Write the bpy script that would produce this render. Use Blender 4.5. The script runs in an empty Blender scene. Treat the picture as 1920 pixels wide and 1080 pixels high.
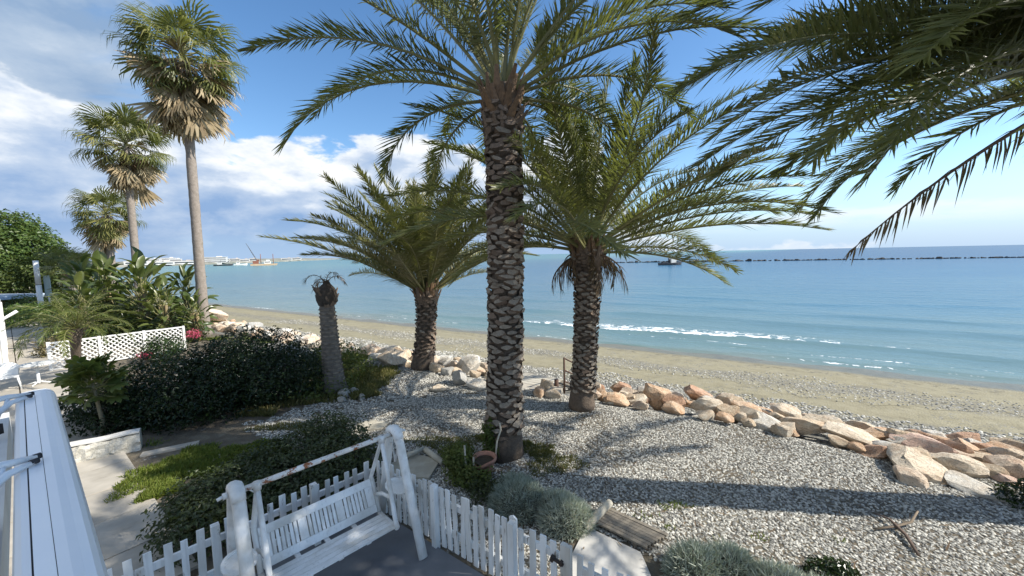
import bpy, math, random
import numpy as np
from mathutils import Vector, Matrix

R = math.radians
C = bpy.context.scene.collection
scene = bpy.context.scene

# ------------------------------------------------------------------ camera
EYE = 4.2
cam_data = bpy.data.cameras.new("camera")
cam_data.sensor_width = 36.0
cam_data.lens = 13.52
cam_data.clip_start = 0.05
cam_data.clip_end = 60000
cam = bpy.data.objects.new("camera", cam_data)
C.objects.link(cam)
P_, Q_ = R(4.93), R(1.14)
fw = Vector((0, math.cos(P_), -math.sin(P_)))
up0 = Vector((0, math.sin(P_), math.cos(P_)))
rt0 = Vector((1, 0, 0))
up = up0 * math.cos(Q_) + rt0 * math.sin(Q_)
rt = rt0 * math.cos(Q_) - up0 * math.sin(Q_)
m4 = Matrix(((rt.x, up.x, -fw.x, 0), (rt.y, up.y, -fw.y, 0), (rt.z, up.z, -fw.z, EYE), (0, 0, 0, 1)))
cam.matrix_world = m4
scene.camera = cam

# ------------------------------------------------------------------ sun and sky
SUN_EL = R(40)
SUN_AZ = math.atan2(1.0, -0.12)          # clockwise from +Y
sd = Vector((math.sin(SUN_AZ) * math.cos(SUN_EL), math.cos(SUN_AZ) * math.cos(SUN_EL), math.sin(SUN_EL)))
sun_data = bpy.data.lights.new("sun", "SUN")
sun_data.energy = 4.8
sun_data.angle = R(0.5)
sun_data.color = (1.0, 0.95, 0.86)
sun = bpy.data.objects.new("sun", sun_data)
sun.rotation_euler = sd.to_track_quat('Z', 'Y').to_euler()
sun.location = (20, -5, 30)
C.objects.link(sun)

scene.view_settings.view_transform = 'Standard'
scene.view_settings.look = 'None'
scene.view_settings.exposure = 0.72
scene.view_settings.gamma = 1.0
scene.view_settings.use_curve_mapping = False

world = bpy.data.worlds.new("World")
scene.world = world
world.use_nodes = True
NT = world.node_tree
NT.nodes.clear()


class G:
    """tiny helper for shader trees"""
    def __init__(s, nt):
        s.nt = nt

    def n(s, t, **kw):
        nd = s.nt.nodes.new(t)
        for k, v in kw.items():
            setattr(nd, k, v)
        return nd

    def l(s, a, b):
        s.nt.links.new(a, b)

    def put(s, sock, v):
        if isinstance(v, bpy.types.NodeSocket):
            s.l(v, sock)
        elif v is not None:
            sock.default_value = v

    def math(s, op, a, b=None, c=None, clamp=False):
        nd = s.n('ShaderNodeMath', operation=op, use_clamp=clamp)
        s.put(nd.inputs[0], a)
        if b is not None:
            s.put(nd.inputs[1], b)
        if c is not None:
            s.put(nd.inputs[2], c)
        return nd.outputs[0]

    def dot(s, v, d):
        nd = s.n('ShaderNodeVectorMath', operation='DOT_PRODUCT')
        s.put(nd.inputs[0], v)
        nd.inputs[1].default_value = d
        return nd.outputs['Value']

    def vmul(s, v, d):
        nd = s.n('ShaderNodeVectorMath', operation='MULTIPLY')
        s.put(nd.inputs[0], v)
        nd.inputs[1].default_value = d
        return nd.outputs[0]

    def step(s, v, a, b, o0=0.0, o1=1.0):
        nd = s.n('ShaderNodeMapRange', interpolation_type='SMOOTHSTEP')
        s.put(nd.inputs[0], v)
        for i, x in enumerate((a, b, o0, o1)):
            s.put(nd.inputs[1 + i], x)
        return nd.outputs[0]

    def noise(s, v, scale, detail=4, rough=0.55, dist=0.0):
        nd = s.n('ShaderNodeTexNoise')
        if v is not None:
            s.l(v, nd.inputs['Vector'])
        nd.inputs['Scale'].default_value = scale
        nd.inputs['Detail'].default_value = detail
        nd.inputs['Roughness'].default_value = rough
        nd.inputs['Distortion'].default_value = dist
        return nd.outputs['Fac']

    def mix(s, f, a, b):
        nd = s.n('ShaderNodeMix', data_type='RGBA')
        s.put(nd.inputs[0], f)
        for sock, v in ((nd.inputs[6], a), (nd.inputs[7], b)):
            if isinstance(v, (tuple, list)):
                v = (*v, 1.0) if len(v) == 3 else v
            s.put(sock, v)
        return nd.outputs[2]

    def ramp(s, f, stops):
        nd = s.n('ShaderNodeValToRGB')
        s.put(nd.inputs[0], f)
        e = nd.color_ramp.elements
        while len(e) < len(stops):
            e.new(0.5)
        for el, (p, c) in zip(e, stops):
            el.position = p
            el.color = (*c, 1.0) if len(c) == 3 else c
        return nd.outputs[0]


g = G(NT)
tc = g.n('ShaderNodeTexCoord')
vec = tc.outputs['Generated']
sky = g.n('ShaderNodeTexSky', sky_type='NISHITA')
sky.sun_disc = False
sky.sun_elevation = SUN_EL
sky.sun_rotation = SUN_AZ
sky.altitude = 0
sky.air_density = 1.0
sky.dust_density = 0.25
sky.ozone_density = 2.2
SKY_STRENGTH = 0.12
sx = g.n('ShaderNodeSeparateXYZ')
g.l(vec, sx.inputs[0])
el = g.math('MULTIPLY', g.math('ARCSINE', sx.outputs['Z']), 57.29578)
hlen = g.math('SQRT', g.math('MAXIMUM', g.math('SUBTRACT', 1.0, g.math('MULTIPLY', sx.outputs['Z'], sx.outputs['Z'])), 0.0001))
# unit horizontal direction compared with fixed bearings
def bearing(deg):
    return g.math('DIVIDE', g.dot(vec, (math.sin(R(deg)), math.cos(R(deg)), 0)), hlen)
stretch = g.vmul(vec, (1, 1, 2.2))
n_puff = g.noise(stretch, 5.6, 9, 0.56, 0.15)
n_fine = g.noise(stretch, 11.0, 8, 0.6)
n_big = g.noise(g.vmul(vec, (1, 1, 2.6)), 2.1, 7, 0.58, 0.3)
# cumulus bank low over the land side and the bay
inbank = g.step(bearing(-62), 0.04, 0.32)
e_top = g.math('ADD', g.math('MULTIPLY', inbank, 17.0), -1.5)
depth_ = g.math('ADD', g.math('SUBTRACT', e_top, el), g.math('MULTIPLY', g.math('SUBTRACT', n_puff, 0.5), 22.0))
a_bank = g.step(depth_, -0.5, 1.5)
a_bank = g.math('MULTIPLY', a_bank, g.step(el, -1.5, 5.5, 0.45, 1.0))
bank_sh = g.math('ADD', g.math('MULTIPLY', depth_, 0.062), g.math('MULTIPLY', g.math('SUBTRACT', n_fine, 0.5), 1.05))
bank_col = g.ramp(bank_sh, [(0.0, (1.0, 1.0, 1.0)), (0.2, (0.80, 0.86, 0.94)), (0.42, (0.52, 0.63, 0.80)), (0.85, (0.27, 0.42, 0.68))])
# broad grey white cloud high over the land side
inland = g.step(bearing(-112), 0.05, 0.46)
cl = g.math('ADD', g.math('MULTIPLY', inland, 0.5), g.math('SUBTRACT', n_big, 0.5))
a_high = g.step(cl, 0.24, 0.42)
hi_col = g.ramp(g.math('ADD', n_puff, g.math('MULTIPLY', g.math('SUBTRACT', n_big, 0.5), 0.9)),
                [(0.25, (0.27, 0.40, 0.60)), (0.48, (0.46, 0.57, 0.72)), (0.68, (0.78, 0.84, 0.92))])
# thin band of small clouds over the open sea
n_strip = g.noise(g.vmul(vec, (1, 1, 5.0)), 5.0, 7, 0.6)
e_c = g.math('ADD', 3.4, g.math('MULTIPLY', g.math('SUBTRACT', n_strip, 0.5), 4.0))
a_str = g.math('MULTIPLY', g.step(g.math('ABSOLUTE', g.math('SUBTRACT', el, e_c)), 1.5, 0.2), g.step(n_strip, 0.38, 0.62))
a_str = g.math('MULTIPLY', a_str, 0.75)
# pale veil at the horizon
a_hz = g.step(el, 10.0, -0.5, 0.0, 0.9)
hs = g.n('ShaderNodeHueSaturation')
hs.inputs['Saturation'].default_value = 1.18
g.l(sky.outputs[0], hs.inputs['Color'])
K = 1.0 / SKY_STRENGTH
def cloudcol(c, k=0.66):
    nd = g.n('ShaderNodeVectorMath', operation='SCALE')
    g.put(nd.inputs[0], c)
    nd.inputs['Scale'].default_value = K * k
    return nd.outputs[0]
col = hs.outputs[0]
col = g.mix(a_hz, col, tuple(x * K * 0.66 for x in (0.43, 0.63, 0.90)))
col = g.mix(a_str, col, tuple(x * K * 0.66 for x in (0.86, 0.92, 1.0)))
col = g.mix(a_high, col, cloudcol(hi_col))
col = g.mix(a_bank, col, cloudcol(bank_col))
bg = g.n('ShaderNodeBackground')
bg.inputs[1].default_value = SKY_STRENGTH
g.l(col, bg.inputs[0])
wo = g.n('ShaderNodeOutputWorld')
g.l(bg.outputs[0], wo.inputs[0])

# ------------------------------------------------------------------ helpers
def material(name):
    m = bpy.data.materials.new(name)
    m.use_nodes = True
    m.node_tree.nodes.clear()
    gg = G(m.node_tree)
    out = gg.n('ShaderNodeOutputMaterial')
    bs = gg.n('ShaderNodeBsdfPrincipled')
    gg.l(bs.outputs[0], out.inputs[0])
    return m, gg, bs, out


def bump(gg, bs, h, strength=0.4, dist=0.02):
    b = gg.n('ShaderNodeBump')
    b.inputs['Strength'].default_value = strength
    b.inputs['Distance'].default_value = dist
    gg.l(h, b.inputs['Height'])
    gg.l(b.outputs[0], bs.inputs['Normal'])


def plain(name, c1, c2=None, scale=6.0, rough=0.6, bmp=0.0, bdist=0.01, metal=0.0, c3=None, coord='Object'):
    """two or three tone noisy paint, wood, stone ..."""
    m, gg, bs, out = material(name)
    t = gg.n('ShaderNodeTexCoord').outputs[coord]
    nz = gg.noise(t, scale, 6, 0.6)
    if c2 is None:
        c2 = tuple(x * 0.8 for x in c1)
    stops = [(0.35, c1), (0.62, c2)] + ([(0.75, c3)] if c3 else [])
    c = gg.ramp(nz, stops)
    oi = gg.n('ShaderNodeObjectInfo').outputs['Random']
    hv = gg.n('ShaderNodeHueSaturation')
    gg.l(c, hv.inputs['Color'])
    gg.l(gg.math('ADD', 0.86, gg.math('MULTIPLY', oi, 0.28)), hv.inputs['Value'])
    gg.l(hv.outputs[0], bs.inputs['Base Color'])
    bs.inputs['Roughness'].default_value = rough
    bs.inputs['Metallic'].default_value = metal
    if bmp:
        bump(gg, bs, gg.noise(t, scale * 3, 6, 0.65), bmp, bdist)
    return m


def leafmat(name, c1, c2, c3=None, rough=0.5, trans=0.25, spec=0.4):
    """foliage: colour varies from leaf to leaf (per mesh island)"""
    m, gg, bs, out = material(name)
    r = gg.n('ShaderNodeNewGeometry').outputs['Random Per Island']
    oi = gg.n('ShaderNodeObjectInfo').outputs['Random']
    f = gg.math('ADD', gg.math('MULTIPLY', r, 0.58), gg.math('MULTIPLY', oi, 0.42))
    c = gg.ramp(f, [(0.15, c1), (0.6, c2)] + ([(0.93, c3)] if c3 else []))
    gg.l(c, bs.inputs['Base Color'])
    bs.inputs['Roughness'].default_value = rough
    bs.inputs['Specular IOR Level'].default_value = spec
    if trans:
        tr = gg.n('ShaderNodeBsdfTranslucent')
        tint = gg.mix(0.55, c, (0.30, 0.36, 0.05))
        gg.l(tint, tr.inputs['Color'])
        mx = gg.n('ShaderNodeMixShader')
        mx.inputs[0].default_value = trans
        gg.l(bs.outputs[0], mx.inputs[1])
        gg.l(tr.outputs[0], mx.inputs[2])
        gg.l(mx.outputs[0], out.inputs[0])
    return m


def chipped(name, paint, under, amount=0.62, scale=9.0, stretch=(1, 1, 0.25), rough=0.55):
    """weathered paint that has flaked to what lies below"""
    m, gg, bs, out = material(name)
    t = gg.n('ShaderNodeTexCoord').outputs['Object']
    oi = gg.n('ShaderNodeObjectInfo').outputs['Random']
    off = gg.n('ShaderNodeVectorMath', operation='ADD')
    gg.l(gg.vmul(t, stretch), off.inputs[0])
    cmb = gg.n('ShaderNodeCombineXYZ')
    gg.l(gg.math('MULTIPLY', oi, 37.0), cmb.inputs[0])
    gg.l(cmb.outputs[0], off.inputs[1])
    nz = gg.noise(off.outputs[0], scale, 8, 0.7)
    dirt = gg.noise(off.outputs[0], scale * 0.35, 4, 0.6)
    f = gg.step(nz, amount, amount + 0.04)
    p2 = gg.mix(gg.step(dirt, 0.38, 0.72), paint, tuple(x * k for x, k in zip(paint, (0.66, 0.63, 0.58))))
    strk_ = gg.noise(gg.vmul(off.outputs[0], (30, 30, 1.5)), 1.0, 3, 0.6)
    p2 = gg.mix(gg.step(strk_, 0.52, 0.75, 0.0, 0.5), p2, tuple(x * 0.6 for x in paint))
    c = gg.mix(f, p2, under)
    gg.l(c, bs.inputs['Base Color'])
    bs.inputs['Roughness'].default_value = rough
    bump(gg, bs, gg.math('SUBTRACT', 1.0, f), 0.25, 0.002)
    return m


class MB:
    def __init__(s):
        s.v, s.f, s.mi = [], [], []

    def add(s, verts, faces, mi=0):
        o = len(s.v)
        s.v.extend([tuple(map(float, p)) for p in verts])
        s.f.extend([tuple(i + o for i in fc) for fc in faces])
        s.mi.extend([mi] * len(faces))

    def box(s, c, d, rot=None, mi=0, taper=1.0):
        x, y, z = d[0] / 2, d[1] / 2, d[2] / 2
        vs = []
        for k in (-1, 1):
            t = taper if k > 0 else 1.0
            for a, b in ((-1, -1), (1, -1), (1, 1), (-1, 1)):
                p = Vector((a * x * t, b * y * t, k * z))
                if rot is not None:
                    p = rot @ p
                vs.append((p.x + c[0], p.y + c[1], p.z + c[2]))
        s.add(vs, [(3, 2, 1, 0), (4, 5, 6, 7), (0, 1, 5, 4), (1, 2, 6, 5), (2, 3, 7, 6), (3, 0, 4, 7)], mi)

    def tube(s, pts, rad, sides=8, mi=0, sq=(1, 1), ref=None, cap=True):
        pts = [Vector(p) for p in pts]
        n = len(pts)
        if not isinstance(rad, (list, tuple)):
            rad = [rad] * n
        ref = Vector(ref) if ref is not None else None
        vs = []
        for i, p in enumerate(pts):
            t = (pts[min(i + 1, n - 1)] - pts[max(i - 1, 0)]).normalized()
            r0 = ref if ref is not None else (Vector((0, 0, 1)) if abs(t.z) < 0.9 else Vector((1, 0, 0)))
            a = t.cross(r0).normalized()
            b = a.cross(t).normalized()
            for k in range(sides):
                an = 2 * math.pi * k / sides + math.pi / sides
                q = p + a * math.cos(an) * rad[i] * sq[0] + b * math.sin(an) * rad[i] * sq[1]
                vs.append(q[:])
        fs = [(i * sides + k, i * sides + (k + 1) % sides, (i + 1) * sides + (k + 1) % sides, (i + 1) * sides + k)
              for i in range(n - 1) for k in range(sides)]
        if cap:
            fs.append(tuple(reversed(range(sides))))
            fs.append(tuple(range((n - 1) * sides, n * sides)))
        s.add(vs, fs, mi)

    def mesh(s, name, mats, smooth=False):
        me = bpy.data.meshes.new(name)
        me.from_pydata(s.v, [], s.f)
        for m in (mats if isinstance(mats, (list, tuple)) else [mats]):
            me.materials.append(m)
        if any(s.mi):
            me.polygons.foreach_set('material_index', s.mi)
        if smooth:
            me.polygons.foreach_set('use_smooth', [True] * len(s.f))
        me.update()
        return me


def place(name, mesh, parent=None, loc=(0, 0, 0), rot=(0, 0, 0), scale=(1, 1, 1)):
    o = bpy.data.objects.new(name, mesh)
    o.location = loc
    o.rotation_euler = rot
    o.scale = scale if isinstance(scale, (tuple, list)) else (scale,) * 3
    if parent is not None:
        o.parent = parent
    C.objects.link(o)
    return o


def thing(name, label, cat, loc=(0, 0, 0), rz=0.0, group=None):
    o = bpy.data.objects.new(name, None)
    o.location = loc
    o.rotation_euler = (0, 0, rz)
    o.empty_display_size = 0.2
    o['label'] = label
    o['category'] = cat
    if group:
        o['group'] = group
    C.objects.link(o)
    return o


def tag(o, label=None, cat=None, group=None, kind=None):
    for k, v in (('label', label), ('category', cat), ('group', group), ('kind', kind)):
        if v:
            o[k] = v
    return o


def rail_between(mb, a, b, w, h, mi=0):
    a, b = Vector(a), Vector(b)
    d = b - a
    rot = d.to_track_quat('X', 'Z').to_matrix()
    mb.box(((a + b) / 2)[:], (d.length, w, h), rot, mi)


def extrude(poly, a, b):
    """closed profile polygon (list of 3-vectors) swept from offset a to offset b"""
    n = len(poly)
    vs = [tuple(Vector(p) + Vector(a)) for p in poly] + [tuple(Vector(p) + Vector(b)) for p in poly]
    fs = [(i, (i + 1) % n, n + (i + 1) % n, n + i) for i in range(n)]
    fs += [tuple(reversed(range(n))), tuple(range(n, 2 * n))]
    return vs, fs


# shore frame: d along the beach, n towards the sea
D_ = np.array([0.8602, -0.51]); N_ = np.array([0.51, 0.8602])
def shore_n(x, y):
    return x * N_[0] + y * N_[1]


def hash2(x, y):
    return np.sin(x * 1.7 + y * 0.9) * 0.5 + np.sin(x * 0.6 - y * 1.3 + 1.2) * 0.5


def ground_z(x, y):
    n = shore_n(x, y) + 0.25 * hash2(x * 1.1, y * 1.1)
    z = np.interp(n, [-4000, 10.3, 11.6, 12.8, 16, 23.5, 27, 40, 60, 4000],
                  [0, 0, -0.45, -0.72, -0.92, -1.5, -1.95, -3.2, -5, -60])
    return z + 0.012 * hash2(x * 2.3, y * 2.1)


SEA = -1.5
rng = random.Random(7)
nr = np.random.default_rng(11)

# ------------------------------------------------------------------ materials
M = {}
M['white'] = chipped('weathered_white_paint', (0.78, 0.79, 0.78), (0.27, 0.24, 0.20), 0.605, 9.0)
M['swing'] = chipped('white_resin', (0.80, 0.80, 0.78), (0.50, 0.45, 0.38), 0.665, 6.0, (1, 1, 1), 0.4)
M['rusty'] = chipped('rusty_white_pipe', (0.78, 0.76, 0.72), (0.28, 0.10, 0.035), 0.535, 7.0, (1, 1, 1), 0.6)
M['alu'] = plain('white_aluminium', (0.82, 0.84, 0.85), (0.76, 0.79, 0.82), 2.0, 0.28)
M['black'] = plain('black_iron', (0.02, 0.02, 0.02), (0.05, 0.03, 0.02), 12, 0.6)
M['darkrub'] = plain('dark_gasket', (0.03, 0.03, 0.035), None, 5, 0.6)
M['rail'] = plain('rusty_iron', (0.06, 0.035, 0.025), (0.10, 0.05, 0.03), 14, 0.8)
M['deck'] = plain('grey_timber', (0.23, 0.20, 0.155), (0.14, 0.12, 0.095), 7, 0.8, 0.5, 0.004, c3=(0.30, 0.26, 0.2))
M['ledge'] = plain('pale_timber', (0.45, 0.42, 0.35), (0.36, 0.33, 0.27), 5, 0.75, 0.3, 0.003)
M['log'] = plain('bleached_log', (0.50, 0.46, 0.37), (0.38, 0.34, 0.26), 9, 0.85, 0.5, 0.006)
M['concrete'] = plain('path_concrete', (0.40, 0.36, 0.30), (0.31, 0.28, 0.23), 2.2, 0.85, 0.4, 0.006, c3=(0.20, 0.18, 0.145))
M['slabwhite'] = plain('pale_slab', (0.55, 0.53, 0.49), (0.46, 0.44, 0.40), 3, 0.85, 0.3, 0.004)
M['terrace'] = plain('terrace_concrete', (0.17, 0.175, 0.185), (0.12, 0.125, 0.135), 1.6, 0.6, 0.25, 0.003)
M['flag'] = plain('flagstone', (0.50, 0.46, 0.37), (0.40, 0.36, 0.28), 5, 0.85, 0.4, 0.006)
M['plaster'] = plain('rough_white_wall', (0.58, 0.55, 0.48), (0.44, 0.41, 0.34), 8, 0.9, 0.9, 0.03)
M['rend'] = plain('white_render', (0.72, 0.72, 0.70), (0.62, 0.62, 0.60), 3, 0.8)
M['terracotta'] = plain('terracotta', (0.42, 0.22, 0.15), (0.33, 0.16, 0.11), 6, 0.8, 0.2, 0.004)
M['soil'] = plain('soil', (0.05, 0.038, 0.025), (0.08, 0.06, 0.04), 20, 0.95, 0.8, 0.02)
M['stick'] = plain('dry_stalk', (0.26, 0.20, 0.13), (0.15, 0.11, 0.08), 11, 0.85, 0.4, 0.004)
M['stickdark'] = plain('dark_dry_stalk', (0.13, 0.085, 0.06), (0.08, 0.055, 0.04), 11, 0.85, 0.4, 0.004)

# date palm
M['frond'] = leafmat('date_palm_leaflets', (0.095, 0.108, 0.040), (0.165, 0.170, 0.062), (0.235, 0.222, 0.083), 0.42, 0.30, 0.45)
M['frondy'] = leafmat('young_palm_leaflets', (0.11, 0.112, 0.040), (0.185, 0.172, 0.062), (0.29, 0.25, 0.10), 0.45, 0.25, 0.5)
M['rachis'] = plain('leaf_midrib', (0.21, 0.20, 0.075), (0.16, 0.155, 0.06), 4, 0.5)
M['deadfrond'] = leafmat('dead_palm_leaflets', (0.10, 0.062, 0.038), (0.17, 0.115, 0.07), (0.26, 0.19, 0.12), 0.7, 0.1, 0.2)
M['deadrib'] = plain('dead_midrib', (0.18, 0.11, 0.065), (0.12, 0.075, 0.045), 5, 0.7)
M['scar'] = plain('leaf_scar_grey', (0.275, 0.235, 0.185), (0.195, 0.16, 0.125), 10, 0.85, 0.8, 0.008, c3=(0.12, 0.095, 0.07))
M['scardark'] = plain('leaf_scar_brown', (0.20, 0.145, 0.105), (0.13, 0.09, 0.062), 10, 0.85, 0.6, 0.006, c3=(0.25, 0.195, 0.145))
M['trunkdark'] = plain('trunk_fibre', (0.095, 0.070, 0.052), (0.145, 0.11, 0.08), 14, 0.95, 1.0, 0.03)
M['boot'] = plain('leaf_boot', (0.19, 0.115, 0.06), (0.12, 0.07, 0.038), 7, 0.7, 0.4, 0.006, c3=(0.25, 0.19, 0.08))
# fan palms and others
M['fan'] = leafmat('fan_palm_green', (0.065, 0.080, 0.026), (0.125, 0.135, 0.042), (0.25, 0.225, 0.075), 0.45, 0.3, 0.4)
M['fandead'] = leafmat('fan_palm_straw', (0.20, 0.145, 0.085), (0.36, 0.28, 0.17), (0.52, 0.43, 0.28), 0.75, 0.15, 0.2)
M['petiole'] = plain('fan_petiole', (0.16, 0.17, 0.05), (0.22, 0.20, 0.09), 5, 0.5)
M['fantrunk'] = plain('fan_palm_trunk', (0.26, 0.22, 0.185), (0.19, 0.16, 0.13), 6, 0.9, 0.7, 0.02)
M['stumptrunk'] = plain('dead_palm_trunk', (0.20, 0.175, 0.15), (0.14, 0.12, 0.10), 5, 0.9, 0.7, 0.02)
M['strel'] = leafmat('strelitzia_leaf', (0.030, 0.052, 0.015), (0.060, 0.088, 0.024), (0.15, 0.16, 0.045), 0.35, 0.25, 0.5)
M['stem'] = plain('plant_stem', (0.22, 0.15, 0.075), (0.15, 0.13, 0.055), 6, 0.7)
M['wood'] = plain('bark', (0.16, 0.125, 0.09), (0.10, 0.08, 0.058), 9, 0.9, 0.6, 0.02)
M['treeleaf'] = leafmat('tree_leaf', (0.030, 0.060, 0.014), (0.060, 0.105, 0.022), (0.11, 0.155, 0.032), 0.45, 0.22, 0.4)
M['bushleaf'] = leafmat('dark_bush_leaf', (0.007, 0.015, 0.005), (0.016, 0.032, 0.009), (0.050, 0.080, 0.022), 0.33, 0.04, 0.28)
M['hedgeleaf'] = leafmat('low_hedge_leaf', (0.030, 0.042, 0.013), (0.060, 0.078, 0.023), (0.14, 0.155, 0.048), 0.45, 0.1, 0.4)
M['softleaf'] = leafmat('soft_green_leaf', (0.05, 0.075, 0.018), (0.10, 0.125, 0.030), (0.16, 0.165, 0.045), 0.5, 0.25, 0.3)
M['phxleaf'] = leafmat('dwarf_palm_leaflets', (0.055, 0.075, 0.015), (0.10, 0.12, 0.026), (0.16, 0.16, 0.042), 0.45, 0.28, 0.4)
M['silver'] = leafmat('silver_leaf', (0.22, 0.26, 0.22), (0.36, 0.40, 0.34), (0.55, 0.56, 0.44), 0.7, 0.15, 0.2)
M['grass'] = leafmat('grass_blade', (0.08, 0.12, 0.018), (0.135, 0.175, 0.028), (0.20, 0.20, 0.055), 0.5, 0.3, 0.3)
M['drygrass'] = leafmat('dry_grass_blade', (0.07, 0.075, 0.02), (0.13, 0.12, 0.04), (0.22, 0.18, 0.08), 0.6, 0.25, 0.3)
M['magenta'] = leafmat('magenta_bract', (0.35, 0.02, 0.07), (0.45, 0.05, 0.12), (0.55, 0.12, 0.2), 0.5, 0.3, 0.3)
M['hedgebrown'] = leafmat('brown_hedge_leaf', (0.10, 0.08, 0.04), (0.16, 0.13, 0.06), (0.2, 0.17, 0.08), 0.6, 0.15, 0.3)


def rockmat(name, a, b, c):
    m, gg, bs, out = material(name)
    t = gg.n('ShaderNodeTexCoord').outputs['Object']
    oi = gg.n('ShaderNodeObjectInfo').outputs['Random']
    ad = gg.n('ShaderNodeVectorMath', operation='ADD')
    gg.l(t, ad.inputs[0])
    cm = gg.n('ShaderNodeCombineXYZ')
    gg.l(gg.math('MULTIPLY', oi, 91.0), cm.inputs[0])
    gg.l(gg.math('MULTIPLY', oi, 53.0), cm.inputs[1])
    gg.l(cm.outputs[0], ad.inputs[1])
    p = ad.outputs[0]
    n1 = gg.noise(p, 1.3, 5, 0.6, 0.4)
    n2 = gg.noise(p, 6.5, 7, 0.7)
    c1 = gg.ramp(gg.math('ADD', gg.math('MULTIPLY', n1, 0.7), gg.math('MULTIPLY', n2, 0.35)), [(0.38, a), (0.52, b), (0.66, c)])
    pit = gg.step(gg.noise(p, 16, 4, 0.6), 0.36, 0.30)
    vein = gg.step(gg.math('ABSOLUTE', gg.math('SUBTRACT', gg.noise(p, 2.6, 5, 0.65, 1.2), 0.5)), 0.022, 0.004)
    c1 = gg.mix(gg.math('MULTIPLY', vein, 0.75), c1, tuple(x * 0.35 for x in c))
    c1 = gg.mix(gg.math('MULTIPLY', pit, 0.6), c1, tuple(x * 0.4 for x in b))
    gg.l(c1, bs.inputs['Base Color'])
    bs.inputs['Roughness'].default_value = 0.9
    bs.inputs['Specular IOR Level'].default_value = 0.2
    bump(gg, bs, gg.math('SUBTRACT', n2, gg.math('MULTIPLY', pit, 0.4)), 1.0, 0.05)
    return m


ROCK = {
    'cream': rockmat('cream_limestone', (0.70, 0.635, 0.52), (0.66, 0.56, 0.43), (0.58, 0.44, 0.31)),
    'white': rockmat('white_limestone', (0.72, 0.695, 0.64), (0.67, 0.625, 0.54), (0.58, 0.50, 0.40)),
    'tan': rockmat('tan_limestone', (0.66, 0.56, 0.43), (0.60, 0.48, 0.34), (0.52, 0.37, 0.25)),
    'orange': rockmat('ochre_limestone', (0.66, 0.53, 0.39), (0.60, 0.42, 0.28), (0.52, 0.32, 0.19)),
    'rust': rockmat('rust_limestone', (0.60, 0.44, 0.32), (0.53, 0.34, 0.23), (0.42, 0.24, 0.15)),
    'pink': rockmat('pink_limestone', (0.65, 0.51, 0.42), (0.60, 0.41, 0.32), (0.64, 0.54, 0.45)),
    'brown': rockmat('brown_limestone', (0.40, 0.30, 0.21), (0.33, 0.23, 0.155), (0.46, 0.37, 0.27)),
    'grey': rockmat('grey_limestone', (0.48, 0.46, 0.42), (0.40, 0.385, 0.35), (0.54, 0.51, 0.44)),
    'peach': rockmat('peach_limestone', (0.70, 0.60, 0.48), (0.65, 0.52, 0.39), (0.58, 0.41, 0.29)),
    'dark': rockmat('wet_dark_rock', (0.035, 0.035, 0.035), (0.06, 0.058, 0.055), (0.10, 0.095, 0.09)),
}

# ------------------------------------------------------------------ ground
def sheet(name, ss, nn, zf, mat, smooth=True):
    S, Nn = np.meshgrid(ss, nn)
    X = S * D_[0] + Nn * N_[0]
    Y = S * D_[1] + Nn * N_[1]
    Z = zf(X, Y, S, Nn)
    w, h = len(ss), len(nn)
    v = np.stack([X.ravel(), Y.ravel(), Z.ravel()], 1)
    i = np.arange(w * h).reshape(h, w)
    f = np.stack([i[:-1, :-1].ravel(), i[:-1, 1:].ravel(), i[1:, 1:].ravel(), i[1:, :-1].ravel()], 1)
    me = bpy.data.meshes.new(name)
    me.vertices.add(len(v)); me.vertices.foreach_set('co', v.ravel())
    me.loops.add(f.size); me.loops.foreach_set('vertex_index', f.ravel().astype(np.int32))
    me.polygons.add(len(f))
    me.polygons.foreach_set('loop_start', np.arange(0, f.size, 4, dtype=np.int32))
    me.update(calc_edges=True)
    me.validate()
    me.polygons.foreach_set('use_smooth', np.ones(len(f), dtype=bool))
    me.materials.append(mat)
    o = bpy.data.objects.new(name, me)
    C.objects.link(o)
    return o, S, Nn


def spread(core0, core1, step, far, k=1.35):
    a = list(np.arange(core0, core1, step))
    s = step
    x = a[-1]
    while x < far:
        s *= k; x += s; a.append(x)
    s = step; x = core0
    while x > -far:
        s *= k; x -= s; a.insert(0, x)
    return np.array(a)


m, gg, bs, out = material('garden_and_beach')
pos = gg.n('ShaderNodeNewGeometry').outputs['Position']
nco = gg.dot(pos, (0.51, 0.8602, 0))
wob = gg.noise(pos, 0.35, 4, 0.6)
nw = gg.math('ADD', nco, gg.math('MULTIPLY', gg.math('SUBTRACT', wob, 0.5), 2.2))
fine = gg.noise(pos, 60, 3, 0.6)
mid = gg.noise(pos, 2.2, 6, 0.6)
strk = gg.noise(gg.vmul(pos, (1, 1, 1)), 0.9, 6, 0.65)
vo = gg.n('ShaderNodeTexVoronoi'); vo.inputs['Scale'].default_value = 19.0
gg.l(pos, vo.inputs['Vector'])
vsep = gg.n('ShaderNodeSeparateColor'); gg.l(vo.outputs['Color'], vsep.inputs[0])
edge = gg.step(vo.outputs['Distance'], 0.15, 0.62, 1.0, 0.25)
stone = gg.ramp(vsep.outputs[0], [(0.0, (0.10, 0.10, 0.10)), (0.35, (0.22, 0.215, 0.20)), (0.7, (0.36, 0.345, 0.31)), (0.95, (0.52, 0.50, 0.45))])
stone = gg.mix(edge, (0.05, 0.048, 0.044), stone)
sand = gg.ramp(gg.math('ADD', gg.math('MULTIPLY', mid, 0.6), gg.math('MULTIPLY', fine, 0.4)),
               [(0.3, (0.195, 0.17, 0.105)), (0.5, (0.25, 0.222, 0.142)), (0.7, (0.305, 0.275, 0.19))])
spk = gg.math('MULTIPLY', gg.step(vsep.outputs[1], 0.80, 0.86), gg.step(strk, 0.46, 0.62))
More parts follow.
